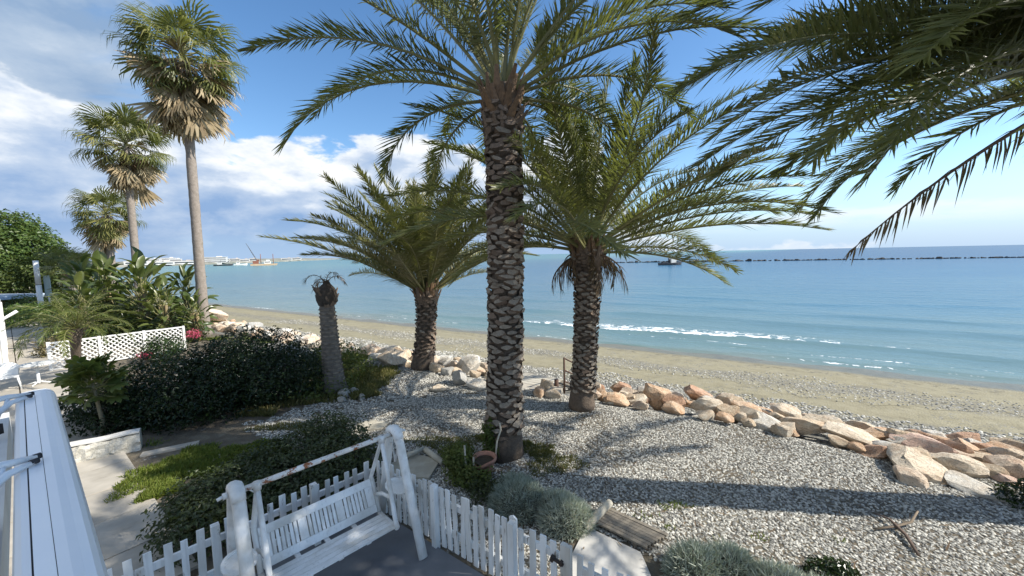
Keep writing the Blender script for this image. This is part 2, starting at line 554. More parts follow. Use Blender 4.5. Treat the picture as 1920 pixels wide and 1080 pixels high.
sand = gg.mix(spk, sand, stone)
f_band = gg.step(nw, 15.6, 14.2)
base = gg.mix(f_band, sand, gg.mix(0.35, stone, (0.13, 0.125, 0.09)))
f_mid = gg.math('MULTIPLY', gg.step(gg.math('ABSOLUTE', gg.math('SUBTRACT', nw, 18.4)), 1.2, 0.5), 0.75)
base = gg.mix(gg.math('MULTIPLY', f_mid, gg.step(vsep.outputs[2], 0.4, 0.55)), base, stone)
earth = gg.ramp(mid, [(0.35, (0.085, 0.07, 0.05)), (0.55, (0.13, 0.11, 0.08)), (0.7, (0.19, 0.17, 0.125))])
garden = gg.mix(gg.step(gg.math('ADD', mid, gg.math('MULTIPLY', fine, 0.3)), 0.42, 0.56), stone, earth)
base = gg.mix(gg.step(nco, 11.2, 10.0), base, garden)
wrack = gg.math('MULTIPLY', gg.step(gg.math('ABSOLUTE', gg.math('SUBTRACT', nw, 21.6)), 0.5, 0.1), gg.step(gg.noise(pos, 3.0, 5, 0.7), 0.52, 0.6))
base = gg.mix(gg.math('MULTIPLY', wrack, 0.6), base, (0.07, 0.06, 0.04))
foot = gg.step(gg.noise(pos, 1.6, 3, 0.5), 0.42, 0.34)
base = gg.mix(gg.math('MULTIPLY', foot, gg.step(nco, 13, 14, 0.0, 0.3)), base, (0.12, 0.105, 0.07))
wet = gg.step(gg.math('ADD', nco, gg.math('MULTIPLY', gg.math('SUBTRACT', wob, 0.5), 0.9)), 21.7, 22.5)
wetc = gg.mix(1.0, base, base)
hs2 = gg.n('ShaderNodeHueSaturation'); gg.l(base, hs2.inputs['Color'])
gg.l(gg.math('SUBTRACT', 1.0, gg.math('MULTIPLY', wet, 0.38)), hs2.inputs['Value'])
gg.l(hs2.outputs[0], bs.inputs['Base Color'])
gg.l(gg.math('SUBTRACT', 0.92, gg.math('MULTIPLY', wet, 0.62)), bs.inputs['Roughness'])
bs.inputs['Specular IOR Level'].default_value = 0.3
hh = gg.math('ADD', gg.math('MULTIPLY', vo.outputs['Distance'], -0.5), gg.math('MULTIPLY', mid, 0.5))
bump(gg, bs, hh, 0.55, 0.05)
M['ground'] = m

ss = spread(-48, 30, 0.5, 6000)
nn = np.concatenate([[-6000, -2500, -1000, -400, -150, -70, -40, -25, -14], np.arange(-8, 26, 0.4), [27, 30, 36, 45, 60]])
gobj, _, _ = sheet('ground', ss, nn, lambda X, Y, S, Nn: ground_z(X, Y), M['ground'])
tag(gobj, kind='structure')

# ------------------------------------------------------------------ sea
m, gg, bs, out = material('sea_water')
pos = gg.n('ShaderNodeNewGeometry').outputs['Position']
nco = gg.dot(pos, (0.51, 0.8602, 0))
sco = gg.dot(pos, (0.8602, -0.51, 0))
off = gg.math('SUBTRACT', nco, 23.5)
dpt = gg.math('POWER', gg.math('DIVIDE', gg.math('MAXIMUM', off, 0.0), 300.0), 0.5, clamp=True)
tone = gg.noise(gg.vmul(pos, (0.004, 0.012, 0)), 1.0, 5, 0.6)
patch_ = gg.noise(gg.vmul(pos, (0.03, 0.06, 0)), 1.0, 5, 0.6)
f = gg.math('ADD', dpt, gg.math('MULTIPLY', gg.math('SUBTRACT', patch_, 0.5), 0.35))
deep = gg.ramp(f, [(0.0, (0.19, 0.205, 0.16)), (0.08, (0.14, 0.21, 0.20)), (0.28, (0.085, 0.175, 0.225)), (0.6, (0.030, 0.110, 0.200)), (1.0, (0.008, 0.052, 0.140))])
teal = gg.ramp(f, [(0.0, (0.20, 0.245, 0.20)), (0.12, (0.15, 0.225, 0.21)), (0.5, (0.12, 0.245, 0.25)), (1.0, (0.085, 0.215, 0.24))])
bay = gg.step(gg.math('ADD', gg.dot(pos, (-0.80, 0.6, 0)), gg.math('MULTIPLY', gg.math('SUBTRACT', tone, 0.5), 120)), -20, 330)
colr = gg.mix(bay, deep, teal)
at = gg.n('ShaderNodeAttribute'); at.attribute_name = 'foam'
lace = gg.n('ShaderNodeTexVoronoi', feature='DISTANCE_TO_EDGE'); lace.inputs['Scale'].default_value = 1.0
dv = gg.n('ShaderNodeVectorMath', operation='ADD')
nzv = gg.n('ShaderNodeTexNoise'); nzv.inputs['Scale'].default_value = 1.1; nzv.inputs['Detail'].default_value = 4
gg.l(pos, nzv.inputs['Vector'])
gg.l(gg.vmul(pos, (0.8, 0.8, 0)), dv.inputs[0]); gg.l(gg.vmul(nzv.outputs['Color'], (2.2, 2.2, 0)), dv.inputs[1])
gg.l(dv.outputs[0], lace.inputs['Vector'])
lc = gg.step(lace.outputs['Distance'], 0.16, 0.02)
fb = gg.noise(gg.vmul(pos, (1.0, 1.7, 0)), 0.9, 8, 0.72, 0.6)
foamf = gg.step(gg.math('ADD', at.outputs['Fac'], gg.math('MULTIPLY', gg.math('SUBTRACT', gg.math('ADD', gg.math('MULTIPLY', lc, 0.5), fb), 0.75), 0.85)), 0.46, 0.62)
foamf = gg.math('MULTIPLY', foamf, gg.step(at.outputs['Fac'], 0.02, 0.12))
colr = gg.mix(foamf, colr, (0.80, 0.82, 0.82))
gg.l(colr, bs.inputs['Base Color'])
bs.inputs['IOR'].default_value = 1.33
bs.inputs['Specular IOR Level'].default_value = 0.26
# ripples: long crests lie along the beach
sv = gg.n('ShaderNodeCombineXYZ'); gg.l(gg.math('MULTIPLY', sco, 0.30), sv.inputs[0]); gg.l(nco, sv.inputs[1])
r1 = gg.noise(sv.outputs[0], 1.5, 6, 0.65, 0.3)
r2 = gg.noise(sv.outputs[0], 0.28, 4, 0.6, 0.5)
hgt = gg.math('ADD', gg.math('MULTIPLY', r1, 0.30), gg.math('MULTIPLY', r2, 1.0))
hgt = gg.math('ADD', hgt, gg.math('MULTIPLY', foamf, 0.08))
bump(gg, bs, hgt, 0.9, 0.3)
# wave slopes keep a wind-ruffled sea from mirroring the horizon fully: body colour plus a capped reflection
bs.inputs['Specular IOR Level'].default_value = 0.0
bs.inputs['Roughness'].default_value = 0.8
gl = gg.n('ShaderNodeBsdfGlossy'); gl.inputs['Roughness'].default_value = 0.16
fr = gg.n('ShaderNodeFresnel'); fr.inputs['IOR'].default_value = 1.33
nrm_s = bs.inputs['Normal'].links[0].from_socket
gg.l(nrm_s, gl.inputs['Normal']); gg.l(nrm_s, fr.inputs['Normal'])
mxs = gg.n('ShaderNodeMixShader')
gg.l(gg.math('MULTIPLY', gg.math('MINIMUM', fr.outputs[0], 0.47), gg.math('SUBTRACT', 1.0, gg.math('MULTIPLY', foamf, 0.8))), mxs.inputs[0])
gg.l(bs.outputs[0], mxs.inputs[1]); gg.l(gl.outputs[0], mxs.inputs[2]); gg.l(mxs.outputs[0], out.inputs[0])
M['sea'] = m


def wave_n(s, k):
    return 0.55 * np.sin(s * 0.13 + k) + 0.3 * np.sin(s * 0.31 + 2.1 * k) + 0.12 * np.sin(s * 0.9 + k)


def sea_z(X, Y, S, Nn):
    z = np.full_like(X, SEA)
    def hump(c, w, amp, skew=0.45):
        t = (Nn - c)
        ww = np.where(t < 0, w * skew, w)
        return amp * np.exp(-(t / ww) ** 2)
    amp1 = 0.22 * np.clip(1 - np.abs(S + 2) / 45, 0.25, 1)
    z += hump(28.2 + wave_n(S, 0.3), 1.3, amp1)
    z += hump(35.5 + 1.4 * wave_n(S, 1.7), 2.2, 0.17)
    z += hump(42.5 + 1.4 * wave_n(S, 2.9), 2.4, 0.12)
    z += hump(52 + 1.8 * wave_n(S, 4.1), 3, 0.10)
    z += hump(31.5 + wave_n(S, 5.2), 1.2, 0.07 * np.clip((S - 3) / 8, 0, 1))
    z += hump(25.9 + 0.8 * wave_n(S, 2.2), 0.5, 0.05)
    z += hump(24.3 + 0.6 * wave_n(S, 6.0), 0.5, 0.05)
    z += np.where(Nn < 70, 0.02 * np.sin(Nn * 2.3 + wave_n(S, 1.1) * 3), 0)
    # thin run-up edge
    return z


ss2 = spread(-46, 34, 0.35, 26000, 1.22)
nn2 = np.concatenate([np.arange(21.5, 60, 0.18), 60 + np.cumsum(0.25 * 1.13 ** np.arange(0, 82))])
seao, S2, N2 = sheet('sea', ss2, nn2, sea_z, M['sea'])
c1 = 28.2 + wave_n(S2, 0.3)
t1 = N2 - c1
along = np.clip(1.25 - np.abs(S2 + 5) / 13.0, 0, 1)
foam = np.where(t1 < 0, np.exp(-(t1 / 0.22) ** 2), np.exp(-(t1 / 0.32) ** 2)) * np.clip(along * 1.3, 0, 1) * 0.85
foam = np.maximum(foam, 0.60 * np.clip((t1 > 0.0) * np.exp(-(t1 / 3.2) ** 2), 0, 1) * along)
c0 = 24.0 + 0.6 * wave_n(S2, 6.0)
foam = np.maximum(foam, 0.44 * np.exp(-((N2 - c0) / 0.16) ** 2) * (0.7 + 0.3 * np.sin(S2 * 0.35)))
for c_, k_, a_, w_, ph in ((25.6, 2.2, 0.42, 0.14, 0.4), (26.8, 3.6, 0.40, 0.16, 2.0), (30.3, 5.1, 0.36, 0.2, 4.0)):
    cc = c_ + 0.8 * wave_n(S2, k_)
    foam = np.maximum(foam, a_ * np.exp(-((N2 - cc) / w_) ** 2) * (0.5 + 0.5 * np.sin(S2 * 0.21 + ph)) * (S2 > -30))
fa = seao.data.attributes.new('foam', 'FLOAT', 'POINT')
fa.data.foreach_set('value', foam.ravel().astype(np.float32))
tag(seao, kind='structure')

# ------------------------------------------------------------------ far coast
def at_bearing(az, dist, z=0.0):
    return Vector((math.sin(R(az)) * dist, math.cos(R(az)) * dist, z))


COAST = [(-60, 560), (-52, 600), (-46, 640), (-42, 680), (-38, 760), (-34, 900), (-30, 1150), (-26, 1700), (-24.0, 2400)]
m, gg, bs, out = material('hazy_coast_scrub')  # greyish tones carry the distance haze in the colour
pos = gg.n('ShaderNodeNewGeometry').outputs['Position']
c = gg.ramp(gg.noise(pos, 0.05, 6, 0.65), [(0.32, (0.10, 0.125, 0.10)), (0.5, (0.19, 0.19, 0.155)), (0.62, (0.30, 0.28, 0.23)), (0.72, (0.15, 0.17, 0.15))])
gg.l(c, bs.inputs['Base Color']); bs.inputs['Roughness'].default_value = 1.0
mb = MB()
azs = np.linspace(-60, -24.0, 90)
prev = None
vs, fs = [], []
prof = [(0, -2.5), (6, -0.6), (20, 1.2), (60, 3.2), (140, 5.0), (260, 6.0), (500, 6.5), (900, 5.0)]
for i, az in enumerate(azs):
    d0 = np.interp(az, [a for a, _ in COAST], [b for _, b in COAST])
    k = np.interp(az, [-60, -30, -24], [1.0, 0.95, 0.35])
    for j, (o, h) in enumerate(prof):
        p = at_bearing(az, d0 + o * (d0 / 650.0))
        zz = -2.5 + (h + 2.5) * k * (d0 / 650.0) ** 0.55 + (0.5 * math.sin(i * 0.9 + j) + 0.5 * math.sin(i * 2.3 + j * 1.7)) * (0.8 if j > 2 else 0.1)
        vs.append((p.x, p.y, zz))
L = len(prof)
fs = [(i * L + j, (i + 1) * L + j, (i + 1) * L + j + 1, i * L + j + 1) for i in range(len(azs) - 1) for j in range(L - 1)]
mb.add(vs, fs)
tag(place('far_coast_terrain', mb.mesh('far_coast_terrain', m, True)), kind='structure')

M['bldwhite'] = plain('hazy_far_wall', (0.58, 0.58, 0.57), (0.50, 0.49, 0.47), 0.2, 0.9)  # white dimmed to put distance haze into the walls
M['bldglass'] = plain('far_dark_window', (0.05, 0.06, 0.07), None, 0.2, 0.3)
M['bldroof'] = plain('far_roof', (0.40, 0.33, 0.28), (0.5, 0.46, 0.42), 0.2, 0.9)


def far_building(az, back, w, d, h, storeys, label, group=None):
    d0 = np.interp(az, [a for a, _ in COAST], [b for _, b in COAST])
    p = at_bearing(az, d0 + back)
    z0 = float(np.interp(back, [0, 10, 60, 140], [-1.2, 0.0, 2.2, 4.0]))
    t = thing('building', label, 'building', (p.x, p.y, z0), -R(az), group)
    b = MB(); b.box((0, 0, h / 2), (w, d, h)); place('wall', b.mesh('wall', M['bldwhite']), t)
    b = MB(); b.box((0, 0, h + 0.25), (w * 1.04, d * 1.04, 0.5)); b.box((w * 0.2, 0, h + 1.1), (w * 0.22, d * 0.4, 1.3))
    place('roof', b.mesh('roof', M['bldroof' if storeys == 1 else 'bldwhite']), t)
    for s in range(storeys):
        b = MB()
        b.box((0, -d / 2 - 0.03, h * (s + 0.55) / storeys), (w * 0.86, 0.1, h / storeys * 0.35))
        place('window', b.mesh('window', M['bldglass']), t)
    return t


far_building(-37.6, 30, 36, 16, 9, 3, 'long white hotel block across the bay, right of the tall fan palm trunk')
far_building(-36.6, 26, 14, 10, 6.5, 2, 'white block at the right shoulder of the far hotel across the bay')
for k, (az, back, w, h, st) in enumerate([(-44.2, 20, 22, 5, 1), (-42.9, 60, 16, 6, 2), (-42.2, 12, 26, 4, 1), (-41.0, 45, 14, 6, 2), (-40.3, 14, 24, 4.5, 1),
                                          (-35.6, 60, 16, 5, 1), (-34.7, 40, 18, 4.5, 1), (-33.8, 70, 14, 5, 1), (-43.6, 110, 14, 6, 2), (-41.6, 120, 18, 6, 2),
                                          (-30.2, 40, 26, 6, 1), (-29.2, 60, 30, 6, 1)]):
    side = ['left of the tall fan palm trunk', 'right of the tall fan palm trunk', 'just left of the bushy palm'][0 if az < -39 else (1 if az < -32 else 2)]
    far_building(az, back, w, 10, h, st, f'small {"two storey" if st == 2 else "low"} pale house on the far coast, {side}', 'small houses on the far coast')

# ------------------------------------------------------------------ generic plants
def frond_mesh(name, L, e0, droop, nl, leaf, w, mats, r, side=0.0, start=0.18, vee=28, a0=62, a1=24, grav=0.12, rib=0.035, pw=1.5, gap=0.0):
    """one feather leaf, arching in the local XZ plane from the origin; e0 start elevation, droop its fall in degrees"""
    K = 22
    s = np.linspace(0, 1, K + 1)
    ang = np.radians(e0 - droop * s ** pw)
    az = np.radians(side) * s ** 1.5
    dx = np.cos(ang) * np.cos(az); dy = np.cos(ang) * np.sin(az); dz = np.sin(ang)
    step = L / K
    px = np.concatenate([[0], np.cumsum((dx[:-1] + dx[1:]) / 2 * step)])
    py = np.concatenate([[0], np.cumsum((dy[:-1] + dy[1:]) / 2 * step)])
    pz = np.concatenate([[0], np.cumsum((dz[:-1] + dz[1:]) / 2 * step)])
    b = MB()
    rad = [rib * (1.25 - 1.12 * x) if x > 0.05 else rib * 1.9 for x in s]
    idx = list(range(0, K + 1, 2))
    b.tube([(px[i], py[i], pz[i]) for i in idx], [rad[i] for i in idx], 5, 0)
    sv = np.linspace(start, 0.995, nl)
    sv = np.repeat(sv, 2) + r.uniform(-0.4, 0.4, nl * 2) * (1 - start) / nl
    sv = np.clip(sv, 0, 1)
    sgn = np.tile([1.0, -1.0], nl)
    if gap:
        keep = r.random(nl * 2) > gap
        sv, sgn = sv[keep], sgn[keep]
    P0 = np.stack([np.interp(sv, s, px), np.interp(sv, s, py), np.interp(sv, s, pz)], 1)
    A = np.interp(sv, s, ang); Z = np.interp(sv, s, az)
    T = np.stack([np.cos(A) * np.cos(Z), np.cos(A) * np.sin(Z), np.sin(A)], 1)
    B = np.stack([-np.sin(Z), np.cos(Z), np.zeros_like(Z)], 1)
    Nn = np.cross(T, B)
    rel = (sv - start) / (1 - start)
    al = np.radians(a0 + (a1 - a0) * rel + r.normal(0, 8, len(sv)))
    be = np.radians(vee + r.normal(0, 16, len(sv)))
    Dv = np.cos(al)[:, None] * T + np.sin(al)[:, None] * ((sgn * np.cos(be))[:, None] * B + np.sin(be)[:, None] * Nn)
    ll = leaf * (0.45 + 0.75 * np.sin(np.pi * np.clip(rel * 0.86 + 0.12, 0, 1))) * r.uniform(0.72, 1.14, len(sv)) * np.where(r.random(len(sv)) < 0.06, 0.5, 1.0)
    Wd = T - (T * Dv).sum(1)[:, None] * Dv
    Wd /= np.linalg.norm(Wd, axis=1)[:, None] + 1e-9
    g1 = np.array([0, 0, -1.0])
    gr = grav * r.uniform(0.5, 1.6, len(sv))
    mid = P0 + Dv * (ll * 0.5)[:, None] + g1 * (gr * ll * 0.25)[:, None]
    tip = P0 + Dv * ll[:, None] + g1 * (gr * ll)[:, None]
    q = np.stack([P0 - Wd * w * 0.3, P0 + Wd * w * 0.3, mid + Wd * w * 0.5, mid - Wd * w * 0.5, tip], 1).reshape(-1, 3)
    n = len(sv)
    k = np.arange(n)[:, None] * 5
    f4 = (k + np.array([0, 1, 2, 3])).tolist()
    f3 = (k + np.array([3, 2, 4])).tolist()
    b.add(q.tolist(), f4, 1)
    b.add([], [], 1)
    o = len(b.v) - n * 5
    b.f.extend([tuple(i + o for i in t) for t in f3]); b.mi.extend([1] * n)
    return b.mesh(name, mats)


def scar_mesh(name, mats, up=0.35, seed=0):
    """cut leaf base: a lens shaped shelf that leans out of the trunk (local +X is outwards, unit width)"""
    b = MB()
    ring = [(-0.5, 0.0), (-0.34, 0.17), (0, 0.24), (0.34, 0.17), (0.5, 0.0), (0.33, -0.15), (0, -0.22), (-0.33, -0.15)]
    rq = np.random.default_rng(seed)
    ring = [(y * rq.uniform(0.82, 1.12), z * rq.uniform(0.55, 1.35)) for y, z in ring]
    fr = [(0.20 + rq.normal(0, 0.035) - 0.10 * abs(y) + up * z * -0.35, y, z + 0.10) for y, z in ring]
    bk = [(-0.16, y * 1.0, z * 0.8 - 0.20) for y, z in ring]
    cen = [(0.205, 0, 0.10)]
    n = 8
    b.add(fr + bk + cen, [(i, (i + 1) % n, 16) for i in range(n)], 0)
    o = 0
    b.f.extend([((i + 1) % n, i, n + i, n + (i + 1) % n) for i in range(n)]); b.mi.extend([1] * n)
    return b.mesh(name, mats, False)


def boot_mesh(name, mats):
    """stub of a cut leaf stalk, pointing up and out"""
    b = MB()
    pts = [(-0.05, 0, -0.3), (0.10, 0, 0.15), (0.24, 0, 0.62), (0.34, 0, 0.98)]
    b.tube(pts, [0.34, 0.25, 0.15, 0.10], 6, 0, (1.0, 0.45), (1, 0, 0.3))
    return b.mesh(name, mats, False)


SCAR = [scar_mesh('leaf_scar', [M['scar'], M['scardark']], 0.1 + 0.12 * u, 900 + u) for u in range(6)]
SCARD = [scar_mesh('leaf_scar', [M['scardark'], M['trunkdark']], 0.1 + 0.12 * u, 950 + u) for u in range(6)]
BOOT = boot_mesh('leaf_boot', M['boot'])
BOOTD = boot_mesh('leaf_boot', M['scardark'])


def trunk_core(pts, rad, sides=14, mat='trunkdark', seed=1):
    b = MB()
    b.tube(pts, rad, sides, 0, (1, 1), (0, 1, 0))
    rr = np.random.default_rng(seed)
    b.v = [(x + rr.normal(0, 0.006), y + rr.normal(0, 0.006), z) for x, y, z in b.v]
    return b.mesh('trunk', M[mat], True)


def date_palm(name, label, base, top, r0, r1, fronds, seed, scar_w, scar_dz, dark_from, max_scars=300, leafm='frond', boots=26, boot_len=0.42, cut_from=0.0, skirt=0, camera_side=True):
    """base and top are world points of the trunk; fronds: list of (azimuth deg, e0, droop, length, kind)"""
    rs = np.random.default_rng(seed)
    t = thing(name, label, 'palm tree', (base[0], base[1], base[2]))
    ax = Vector(top) - Vector(base)
    H = ax.z
    def axis(u):
        return Vector((ax.x * u + 0.06 * math.sin(u * 3.0), ax.y * u, H * u))
    def rad(u):
        flare = 0.42 * math.exp(-(u * H / 0.62) ** 2)
        head = 0.16 * math.exp(-((u - 0.97) / 0.09) ** 2)
        return (r0 + (r1 - r0) * u) * (1 + flare + head)
    us = np.linspace(0, 1.0, 26)
    tr = place('trunk', trunk_core([axis(u) for u in us], [rad(u) * 0.93 for u in us], 14, seed=seed), t)
    # leaf scars in a golden angle spiral
    cand = []
    z = 0.55 if cut_from == 0 else cut_from
    k = 0
    per = max(5, int(2 * math.pi * r0 / scar_w))
    while z < H * 0.955:
        for j in range(per):
            an = (j + (0.5 if k % 2 else 0.0) + rs.normal(0, 0.07)) * 2 * math.pi / per
            cand.append((z + rs.normal(0, scar_dz * 0.16), an))
        z += scar_dz; k += 1
    tocam = math.atan2(-base[1], -base[0])
    facing = lambda a: math.cos(a - tocam)
    cand.sort(key=lambda q: -facing(q[1]))
    def pose(q):
        u = q[0] / H
        c = axis(u); rr_ = rad(u)
        return (c.x + math.cos(q[1]) * rr_, c.y + math.sin(q[1]) * rr_, q[0])
    for i, q in enumerate(cand[:max_scars]):
        u = q[0] / H
        d = (q[0] > H * dark_from) ^ (rs.random() < 0.16)
        me = (SCARD if d else SCAR)[(i * 7) % 6]
        s = scar_w * rs.uniform(0.86, 1.2)
        place('leaf_scar', me, t, pose(q), (rs.normal(0, 0.2), rs.normal(0, 0.22), q[1]), (s * rs.uniform(0.6, 1.3), s * rs.uniform(0.85, 1.1), s * rs.uniform(0.6, 1.05)))
    rest = cand[max_scars:]
    if rest:
        b = MB()
        sm = SCARD[0]
        vs = [v.co.copy() for v in sm.vertices]
        fcs = [tuple(p.vertices) for p in sm.polygons]
        for q in rest:
            mt = Matrix.Translation(pose(q)) @ Matrix.Rotation(q[1], 4, 'Z') @ Matrix.Scale(scar_w, 4)
            b.add([(mt @ v)[:] for v in vs], fcs)
        tag(place('leaf_scars', b.mesh('leaf_scars', M['scar']), t), kind='stuff')
    # stubs of cut stalks round the head
    for i in range(boots):
        an = i * 2.39996 + rs.normal(0, 0.15)
        u = 0.87 + 0.13 * (i / boots)
        c = axis(u); rr_ = rad(u)
        s = boot_len * rs.uniform(0.7, 1.2)
        place('leaf_boot', BOOT if i > boots * 0.35 else BOOTD, t, (c.x + math.cos(an) * rr_ * 0.85, c.y + math.sin(an) * rr_ * 0.85, c.z + rs.uniform(-0.12, 0.12)),
              (rs.normal(0, 0.12), rs.normal(0.08, 0.2), an), (s, s * 0.9, s))
    ct = axis(1.0)
    for i, fr in enumerate(fronds):
        az, e0, dr, Lf, kind = fr[:5]
        a = R(90 - az)
        dead = kind == 'dead'
        mats = [M['deadrib'], M['deadfrond']] if dead else [M['rachis'], M[leafm]]
        nl = int(31 * Lf) if not dead else int(13 * Lf)
        me = frond_mesh('frond', Lf, e0, dr, nl, fr[5] if len(fr) > 5 else 0.52, 0.027, mats, rs, side=rs.normal(0, 12) if not (dead and Lf > 3) else 0.0, grav=0.10 if not dead else 0.9,
                        rib=0.034, vee=26 if not dead else -20, gap=0.06 if not dead else 0.25, a0=64 if not dead else 50)
        rr_ = r1 * 0.55 if e0 < 70 else r1 * 0.25
        zo = -0.25 + 0.4 * max(e0, -10) / 90.0
        o = place('dead_frond' if dead else 'frond', me, t, (ct.x + math.cos(a) * rr_, ct.y + math.sin(a) * rr_, ct.z + zo), (rs.normal(0, 0.25), 0, a))
        if dead:
            o['label'] = 'dry brown frond'
    return t


def crown(n, seed, L, emax=84, emin=-5, dr0=30, dr1=75, skip=None):
    """general spiral crown: young upright leaves inside, arching ones outside"""
    rs = np.random.default_rng(seed)
    out = []
    for i in range(n):
        az = (i * 137.508 + rs.normal(0, 8)) % 360
        f = (i + 0.5) / n
        e0 = emax + (emin - emax) * f ** 0.9 + rs.normal(0, 4)
        d = dr0 + (dr1 - dr0) * math.sin(min(1.0, f * 1.3) * math.pi / 2) + rs.normal(0, 7)
        if skip and skip(az, e0):
            continue
        out.append((az, e0, d, L * rs.uniform(0.85, 1.08) * (0.8 + 0.2 * min(1, f * 3)), 'green'))
    return out


# ------------------------------------------------------------------ the five date palms
# thick palm in the middle of the garden
fc = crown(30, 3, 4.5, 84, 22, 22, 62, skip=lambda az, e: (225 < az < 315 and e < 62) or (140 < az < 222 and e < 70))
fc += [(-88, 40, 30, 5.4, 'green'), (-96, 33, 58, 4.9, 'green'), (-80, 30, 78, 4.4, 'green'), (-100, 14, 72, 4.3, 'green'), (-75, 6, 82, 3.2, 'green'),
       (-92, 58, 42, 5.0, 'green'), (-70, 66, 40, 5.0, 'green'), (-104, 70, 36, 4.9, 'green'), (-84, 76, 40, 4.8, 'green'),
       (88, 40, 40, 5.4, 'green'), (100, 24, 40, 5.0, 'green'), (78, 24, 62, 4.6, 'green'), (70, 10, 70, 4.0, 'green'), (96, 52, 45, 5.2, 'green'),
       (-10, 8, 80, 3.4, 'green'), (-40, 6, 86, 3.4, 'green'), (20, 10, 84, 3.6, 'green'), (45, 14, 70, 4.0, 'green')]
date_palm('date_palm', 'tallest date palm with a thick grey scaly trunk in the middle of the gravel garden', (-0.24, 7.84, 0), (-0.13, 7.84, 7.45),
          0.325, 0.31, fc, 21, 0.255, 0.10, 0.66, 300, boots=70, boot_len=0.36)
# bushy low palm by the rocks
f2 = crown(74, 5, 5.0, 89, 30, 8, 40)
date_palm('date_palm', 'low bushy date palm with yellow lit fronds and a short dark trunk', (-3.45, 14.25, 0), (-3.2, 14.25, 2.95),
          0.33, 0.37, f2, 22, 0.22, 0.13, 0.0, 220, leafm='frondy', boots=30, boot_len=0.45)
# palm by the handrail
f3 = crown(48, 8, 5.2, 88, 16, 10, 56)
f3 += [(86, 30, 34, 5.6, 'green'), (98, 22, 36, 5.4, 'green'), (110, 16, 30, 5.0, 'green'), (78, 8, 42, 4.4, 'green'), (92, 2, 40, 3.6, 'green'), (-88, 22, 52, 4.2, 'green'), (-100, 12, 60, 3.6, 'green')]
rs_ = np.random.default_rng(77)
f3 += [(rs_.uniform(0, 360), rs_.uniform(-40, 5), rs_.uniform(45, 90), rs_.uniform(0.5, 1.35), 'dead', 0.26) for _ in range(26)]
date_palm('date_palm', 'date palm at the rocks by the handrail with a brown skirt of dead stalks', (1.83, 10.17, 0), (1.98, 10.17, 4.45),
          0.27, 0.33, f3, 23, 0.205, 0.09, 0.82, 300, boots=34, boot_len=0.42)
# palm at the right edge; its trunk stands outside the picture
f4 = crown(20, 13, 4.4, 80, 0, 30, 72)
rs_ = np.random.default_rng(41)
f4 += [(-58 - 66 * (i + .5) / 9 + rs_.normal(0, 3), rs_.uniform(10, 56), rs_.uniform(44, 62), rs_.uniform(4.6, 6.2), 'green', .66) for i in range(9)]
f4 += [(-86, 20, 52, 6.2, 'green', .66), (-96, 14, 50, 6.2, 'green', .66), (-103, 22, 50, 6.2, 'green', .66), (-80, 8, 48, 5.8, 'green', .66), (-110, 10, 48, 5.8, 'green', .64),
       (-79, -8, 36, 3.8, 'green', .5), (-84, 32, 56, 6.2, 'green', .66), (-114, 28, 58, 5.8, 'green', .64), (-62, -12, 50, 2.8, 'green', .45),
       (-96, -28, 20, 4.45, 'dead', .25), (-60, -6, 56, 4.2, 'green', .5), (-87, 48, 64, 6.0, 'green', .66), (-105, 44, 68, 6.0, 'green', .66), (-98, 4, 46, 5.9, 'green', .64), (-90, 8, 48, 6.2, 'green', .66),
       (-120, 0, 44, 5.2, 'green', .6), (-101, -2, 42, 5.4, 'green', .66), (-85, 0, 40, 5.0, 'green', .62), (-89, 4, 48, 5.8, 'green', .66), (-107, 2, 44, 5.6, 'green', .66), (-94, 34, 52, 6.2, 'green', .66), (-75, 18, 58, 5.6, 'green', .6), (-94, 26, 46, 6.3, 'green', .66), (-108, 34, 60, 6.0, 'green', .64)]
date_palm('date_palm', 'date palm whose long fronds hang in from the upper right edge', (9.9, 5.45, 0), (8.9, 5.65, 6.95),
          0.30, 0.30, f4, 24, 0.26, 0.14, 0.7, 120, boots=26)
# one more, added outside the picture to throw dappled shade on the swing
f5 = crown(30, 17, 3.9, 84, 8, 30, 64)
date_palm('date_palm', 'date palm added near the terrace to shade the swing, fronds along the top right edge', (7.6, 3.0, 0), (6.9, 3.3, 8.4),
          0.30, 0.30, f5, 25, 0.28, 0.16, 0.7, 60, boots=20)

# headless trunk
t = thing('palm_stump', 'headless grey palm trunk with a dark shrivelled top beside the dark bush', 'palm stump', (-5.65, 11.81, 0))
zs = np.linspace(0, 3.0, 40)
mbk = MB()
mbk.tube([(-0.03 * z, 0, z) for z in zs], [0.30 * (1 + 0.45 * math.exp(-z / 0.3)) - 0.032 * z + 0.012 * (i % 2) for i, z in enumerate(zs)], 14, 0, (1, 1), (0, 1, 0))
place('trunk', mbk.mesh('trunk', M['stumptrunk'], False), t)
rs_ = np.random.default_rng(5)
k = 0
for z in np.arange(0.45, 2.75, 0.115):
    for j in range(8):
        an = (j + 0.5 * (k % 2) + rs_.normal(0, 0.1)) * 2 * math.pi / 8
        if math.cos(an - math.atan2(-11.8, 5.6)) < -0.35:
            continue
        rr_ = 0.30 * (1 + 0.45 * math.exp(-z / 0.3)) - 0.032 * z
        s = 0.225 * rs_.uniform(0.9, 1.15)
        place('leaf_scar', SCAR[k % 2], t, (-0.03 * z + math.cos(an) * rr_ * 0.96, math.sin(an) * rr_ * 0.96, z), (0, 0.25, an), (s * 0.55, s, s * 0.5))
    k += 1
mbk = MB()
zz = [2.75, 2.9, 3.05, 3.2, 3.32, 3.42, 3.52]
mbk.tube([(-0.09 + 0.01 * i, 0, z) for i, z in enumerate(zz)], [0.22, 0.29, 0.31, 0.27, 0.20, 0.12, 0.03], 12, 0, (1, 1), (0, 1, 0))
